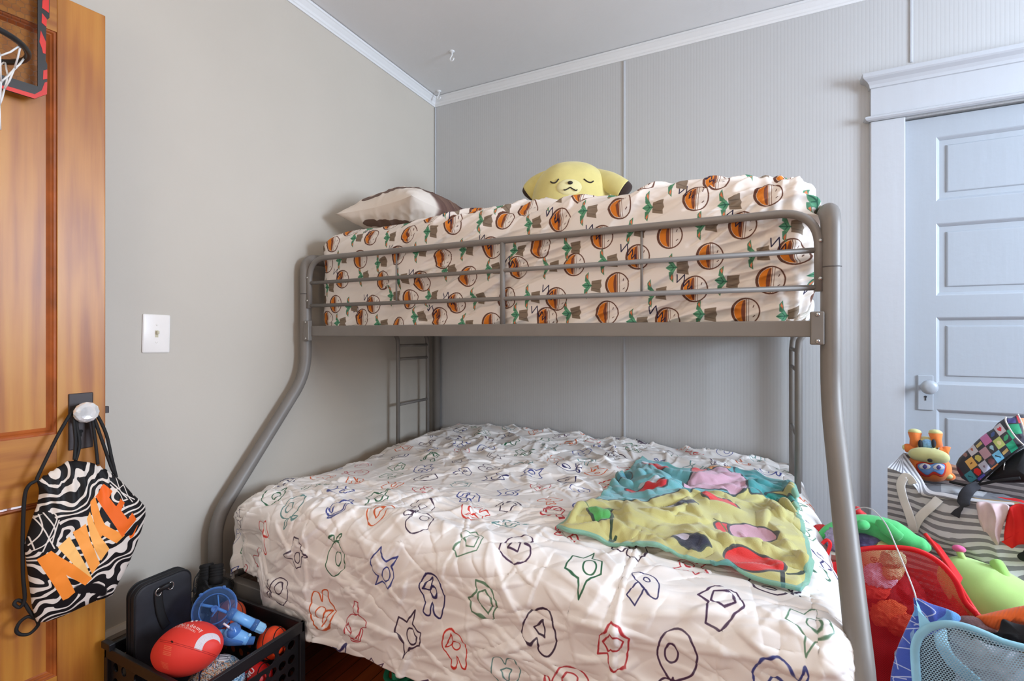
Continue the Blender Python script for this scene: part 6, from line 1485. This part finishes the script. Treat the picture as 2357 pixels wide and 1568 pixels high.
obj('swirl_cushion', (V, Fc, fs_.planar(V)), printed('swirl print', cvq, .85, .2, 700), label='tan plush ball with dark swirls behind the red mesh', cat='plush toy')
mound('purple_cap', 'dusky purple plush showing under the green toy in the red hamper', 'plush toy', rz4(360, 755, -.77), .075, .05, .026, mat('dusky purple plush', (92, 86, 120), .9, var=.2, vs=60, bump=.2), 4, .004, ex=RT, ey=AX, flat=-.9)
mound('lilac_towel', 'lilac cloth at the left corner of the red mesh hamper', 'cloth', np.array([2.115, -.875, .565]), .035, .045, .035, mat('lilac terry', (168, 160, 190), .95, var=.15, vs=60, bump=.6, bs=300, bd=.003), 6, .006, ex=RT, ey=AX, flat=-.9)
obj('red_plush', tube(spline([rz4(300, 690, -.70), rz4(305, 640, -.70), rz4(318, 605, -.70), rz4(325, 600, -.70)], 6), [.022] * 12 + [.020, .018, .016, .012, .008, .005, .002], 18), mat('red plush', (220, 58, 62), .9, sheen=.2), label='red plush point sticking up behind the bed post', cat='plush toy')
mound('red_flower_toy', 'small red knobbly toy beside the comforter in the red hamper corner', 'plush toy', rz4(105, 720, -.80), .026, .02, .018, mat('red plush', (220, 58, 62), .9, sheen=.2), 9, .006, ex=RT, ey=AX, flat=-.9)
for i, (x, y, c, s) in enumerate(((505, 880, (170, 196, 150), .024), (490, 950, (206, 196, 150), .020), (430, 975, (214, 196, 216), .034), (400, 1040, (220, 70, 50), .03), (480, 1190, (226, 110, 60), .036), (560, 1250, (206, 96, 60), .03))):
    nm = ('pale green', 'cream', 'pale lilac', 'scarlet', 'orange', 'rust orange')[i]; ps = ('highest', 'just under the pale green one', 'beside the tan swirl ball', 'under the pale lilac one', 'halfway down the hamper', 'lowest of all')[i]
    mound('plush_scrap', nm + ' plush piece pressed against the red mesh, ' + ps, 'plush toy', rz4(x, y, -.925), s * 1.3, .018, s, mat(nm + ' plush scrap', c, .9, var=.08, vs=30), 20 + i, .005, ex=RT, ey=AX, flat=-.9)

# ------------------------------------------------------------------ green alien plush
M_AL = mat('pale lime plush', (182, 222, 132), .9, var=.03, vs=12, bump=.2, bs=700, bd=.001, sheen=.3)
fa = Face(1850 + 1120 / 2.4576, 930 + 1075 / 2.4576, 1.40); az = lambda x, y, o=0.0: fa.pt(1850 + x / 2.4576, 930 + y / 2.4576, o)
al = thing('plush_toy', 'big pale green plush toy with a pink-tipped antenna beside the red mesh hamper', 'plush toy', fa.c)
bd = spline([az(760, 930, -.02), az(880, 985, -.01), az(1000, 1065, 0), az(1130, 1150, 0), az(1270, 1240, 0), az(1360, 1300, 0)], 8)
obj('body', tube(bd, np.interp(np.linspace(0, 1, len(bd)), [0, .04, .15, .4, .7, .95, 1], [.004, .034, .064, .092, .096, .066, .004]), 36), M_AL, al)
an = obj('antenna', tube(spline([az(925, 905, .02), az(905, 880, .02), az(890, 855, .02), az(882, 838, .02)], 5), .0085, 14), M_AL, al)
obj('antenna_tip', ellipsoid(az(880, 822, .02), fa.e1 * .0165, fa.e2 * .011, fa.n * .014, 20, 14), mat('pink plush', (228, 104, 158), .9, sheen=.2), an, label='pink ball on the antenna')
obj('arm', tube(spline([az(1085, 895, .02), az(1100, 920, .03), az(1130, 975, .035), az(1160, 1025, .035)], 6), np.interp(np.linspace(0, 1, 19), [0, .15, .6, 1], [.006, .016, .017, .008]), 18), M_GP if False else mat('lime plush arm', (160, 214, 112), .9, bump=.2, bs=700, sheen=.3), al)
mound('laundry_heap', 'tan laundry heap on the floor holding up the pale green plush', 'laundry', np.array([2.67, -.89, .175]), .20, .12, .19, mat('tan laundry', (190, 164, 120), .9, var=.1, bump=.2), 15, .012, ex=np.array([1., 0, 0]), ey=np.array([0, 1., 0]), flat=-.9)

# ------------------------------------------------------------------ light blue mesh hamper and the laundry in it
LY = -1.300; lz = lambda x, y, yy=LY: at_y(2030 + x / 3.7523, 1150 + y / 3.7523, yy)
M_BM = mesh_mat('light blue hamper mesh', (150, 186, 204), .36, .0052, .6); M_BB = mat('light blue nylon band', (140, 192, 212), .55, var=.04, vs=20, bump=.12, bs=600)
bh = thing('mesh_hamper', 'light blue pop-up mesh hamper with laundry, nearest the camera', 'hamper', (2.36, -1.17, 0))
te2 = [lz(292, 1568), lz(275, 1330), lz(282, 1240), lz(320, 1150), lz(400, 1090), lz(510, 1062), lz(620, 1066), lz(740, 1095), lz(880, 1150), lz(1030, 1215), lz(1227, 1268), lz(1500, 1340), lz(1700, 1400)]
tp2 = spline(te2, 8)
x0b = tp2[:, 0].min()
Sx = np.linspace(x0b + .001, tp2[-1, 0], 120); up_ = tp2[np.argmin(tp2[:, 0]):]; Zt3 = np.interp(Sx, up_[:, 0], up_[:, 2])
Xg, Tg = np.meshgrid(Sx, np.linspace(0, 1, 90), indexing='ij'); Zg = .01 + (Zt3[:, None] - .01) * Tg
Yg = LY - .018 * np.sin(np.pi * np.clip((Xg - Sx[0]) / (Sx[-1] - Sx[0]), 0, 1)) + .003 * noise(Xg * 16, Zg * 16, 3.)
obj('front_mesh', gridf(np.stack([Xg, Yg, Zg], -1), uv=np.stack([Xg, Zg], -1)), M_BM, bh)
obj('front_rim', tube(np.vstack([[x0b + .004, LY, .02], tp2]) + np.array([0, -.008, 0]), .0085, 12, flat=(1, .5), normal=(0, -1, 0)), M_BB, bh)
obj('cross_band', tube(spline([lz(500, 1100, LY + .06), lz(520, 1250, LY + .03), lz(600, 1390, LY + .01), lz(720, 1500, LY), lz(860, 1620, LY)], 8), .013, 10, flat=(1, .15), normal=(0, -1, 0)), M_BB, bh)
xe = Sx[-1]; byk = -1.05
def vp2(name, a, b, za, zb_, m, n=24):
    P = quadgrid(np.array([a[0], a[1], .01]), np.array([b[0], b[1], .01]), np.array([b[0], b[1], zb_]), np.array([a[0], a[1], za]), n, n); L = np.linalg.norm(np.array(b) - np.array(a)); u = np.linspace(0, L, n)
    return obj(name, gridf(P, uv=np.stack([np.broadcast_to(u[:, None], (n, n)), P[..., 2]], -1)), m, bh)
vp2('side_mesh', (Sx[0], LY), (Sx[0] + .02, byk), Zt3[6], .36, M_BM); vp2('back_mesh', (Sx[0] + .02, byk), (xe, byk), .36, .36, M_BM); vp2('side_mesh', (xe, byk), (xe, LY), .36, Zt3[-1], M_BM)
cn = lz(295, 870, -1.22)
obj('corner_gusset', gridf(np.array([[cn, cn + [.004, 0, -.006]], [lz(310, 960, -1.25), lz(345, 980, -1.25)], [lz(325, 1130, -1.295), lz(430, 1075, -1.295)]])), M_BB, bh)
obj('spring_wire', tube(spline([rz4(190, 705, -1.02), rz4(255, 625, -1.02), rz4(320, 588, -1.02), rz4(375, 592, -1.04), rz4(420, 625, -1.06), rz4(470, 690, -1.09), rz4(520, 800, -1.13), rz4(570, 920, -1.17), rz4(610, 1020, -1.20), rz4(632, 1085, -1.22), cn], 6), .0016, 8), mat('white coated wire', (206, 206, 210), .35, metal=.2), bh)
# contents
cvl = Canvas(600, 800, (66, 86, 168), -.10, -.14, .10, .14)
X, Y = cvl.grid(); m_ = (noise(X * 22, Y * 22, 5.) > .34); cvl.a[m_] = np.array([96, 150, 206]) / 255; m_ = (noise(X * 18 + 4, Y * 18, 9.) > .55); cvl.a[m_] = np.array([226, 140, 96]) / 255
r6 = random.Random(8)
for _ in range(16):
    x, y = r6.uniform(-.09, .09), r6.uniform(-.13, .13); cvl.line(spline([(x, y), (x + r6.uniform(-.03, .03), y + .02), (x + r6.uniform(-.03, .03), y + .04), (x + r6.uniform(-.02, .04), y + .05)], 6), .0022, (206, 208, 224), al=.8)
fu_ = Face(2030 + 280 / 3.7523, 1150 + 1250 / 3.7523, 1.10); ub = lambda x, y: fu_.uv(2030 + x / 3.7523, 1150 + y / 3.7523)
po = np.array([ub(*q) for q in [(270, 850), (330, 860), (420, 900), (560, 945), (670, 1000), (660, 1060), (500, 1075), (400, 1110), (320, 1180), (290, 1300), (300, 1620), (80, 1620), (120, 1330), (190, 1150), (265, 990), (285, 920)]])
V, Fc, Q = puff(resample(spline(po, 5, True), 110), fu_.c, fu_.e1, fu_.e2, fu_.n, .016, 14, .03, .4)
V = V + fu_.n * (.006 * ridge(Q[:, 0] * 30, Q[:, 1] * 16, 4.))[:, None]
obj('blue_blanket', (V, Fc, Q), printed('blue swirl fleece print', cvl, .95, .5, 500, .002, sheen=.3), label='blue patterned fleece spilling over the left corner of the light blue hamper', cat='blanket')
fk = Face(2030 + 1040 / 3.7523, 1150 + 1030 / 3.7523, 1.06); kb = lambda x, y: fk.uv(2030 + x / 3.7523, 1150 + y / 3.7523)
def patch2(name, pts, off, d, m, label, cat, seed, amp=.005):
    po = np.array([kb(*q) for q in pts]); V, Fc, Q = puff(resample(spline(po, 5, True), 110), fk.c, fk.e1, fk.e2, fk.n, d, 16, d, .45)
    V = V + fk.n * (off + amp * (ridge(Q[:, 0] * 26 + seed, Q[:, 1] * 26, seed) + .6 * noise(Q[:, 0] * 30, Q[:, 1] * 30, seed)))[:, None]
    return obj(name, (V, Fc, Q), m, label=label, cat=cat)
k = N('orange rib knit'); uvn = k.n.new('ShaderNodeUVMap'); mp = k.n.new('ShaderNodeMapping'); mp.inputs['Rotation'].default_value = (0, 0, .3); k.link(uvn.outputs[0], mp.inputs[0]); wv = k.n.new('ShaderNodeTexWave'); wv.inputs['Scale'].default_value = 60; wv.inputs['Distortion'].default_value = .6; k.link(mp.outputs[0], wv.inputs['Vector'])
k.b.inputs['Base Color'].default_value = (*lin((238, 108, 46)), 1); k.b.inputs['Roughness'].default_value = .95; k.b.inputs['Sheen Weight'].default_value = .2; k.bump(wv.outputs[1], .45, .0015)
patch2('knit_jumper', [(810, 1010), (900, 985), (1050, 950), (1227, 915), (1400, 890), (1500, 960), (1450, 1060), (1250, 1090), (1120, 1070), (1010, 1135), (900, 1100), (830, 1050)], -.03, .028, k.m, 'bright orange ribbed knit jumper on top of the light blue hamper', 'jumper', 3, .003)
patch2('brown_fleece', [(660, 1010), (760, 1005), (840, 1030), (900, 1090), (1000, 1140), (960, 1190), (840, 1150), (720, 1100), (640, 1070)], -.02, .02, mat('brown fleece', (140, 108, 110), .95, var=.1, vs=60, bump=.8, bs=350, bd=.004), 'dusty brown fleece between the blue and orange laundry', 'cloth', 5, .003)
patch2('black_garment', [(870, 1140), (960, 1160), (1010, 1130), (1040, 1035), (1120, 1060), (1240, 1085), (1450, 1080), (1500, 1250), (1300, 1300), (1150, 1250), (1000, 1200)], .004, .022, M_BK, 'black garment crumpled inside the rim of the light blue hamper', 'clothes', 7, .008)
patch2('pale_cloth', [(560, 1180), (640, 1130), (800, 1190), (950, 1270), (1200, 1330), (1450, 1400), (1450, 1800), (700, 1800), (600, 1500)], -.03, .03, mat('pale grey cloth', (176, 178, 186), .9, var=.15, vs=16, bump=.2), 'pale grey laundry seen through the light blue mesh', 'cloth', 9, .008)
mound('dark_laundry', 'dark laundry filling the bottom of the light blue hamper', 'clothes', np.array([Sx.mean(), -1.165, .26]), (Sx[-1] - Sx[0]) * .46, .09, .25, M_DK, 31, .01, ex=np.array([1., 0, 0]), ey=np.array([0, 1., 0]), flat=-.98)
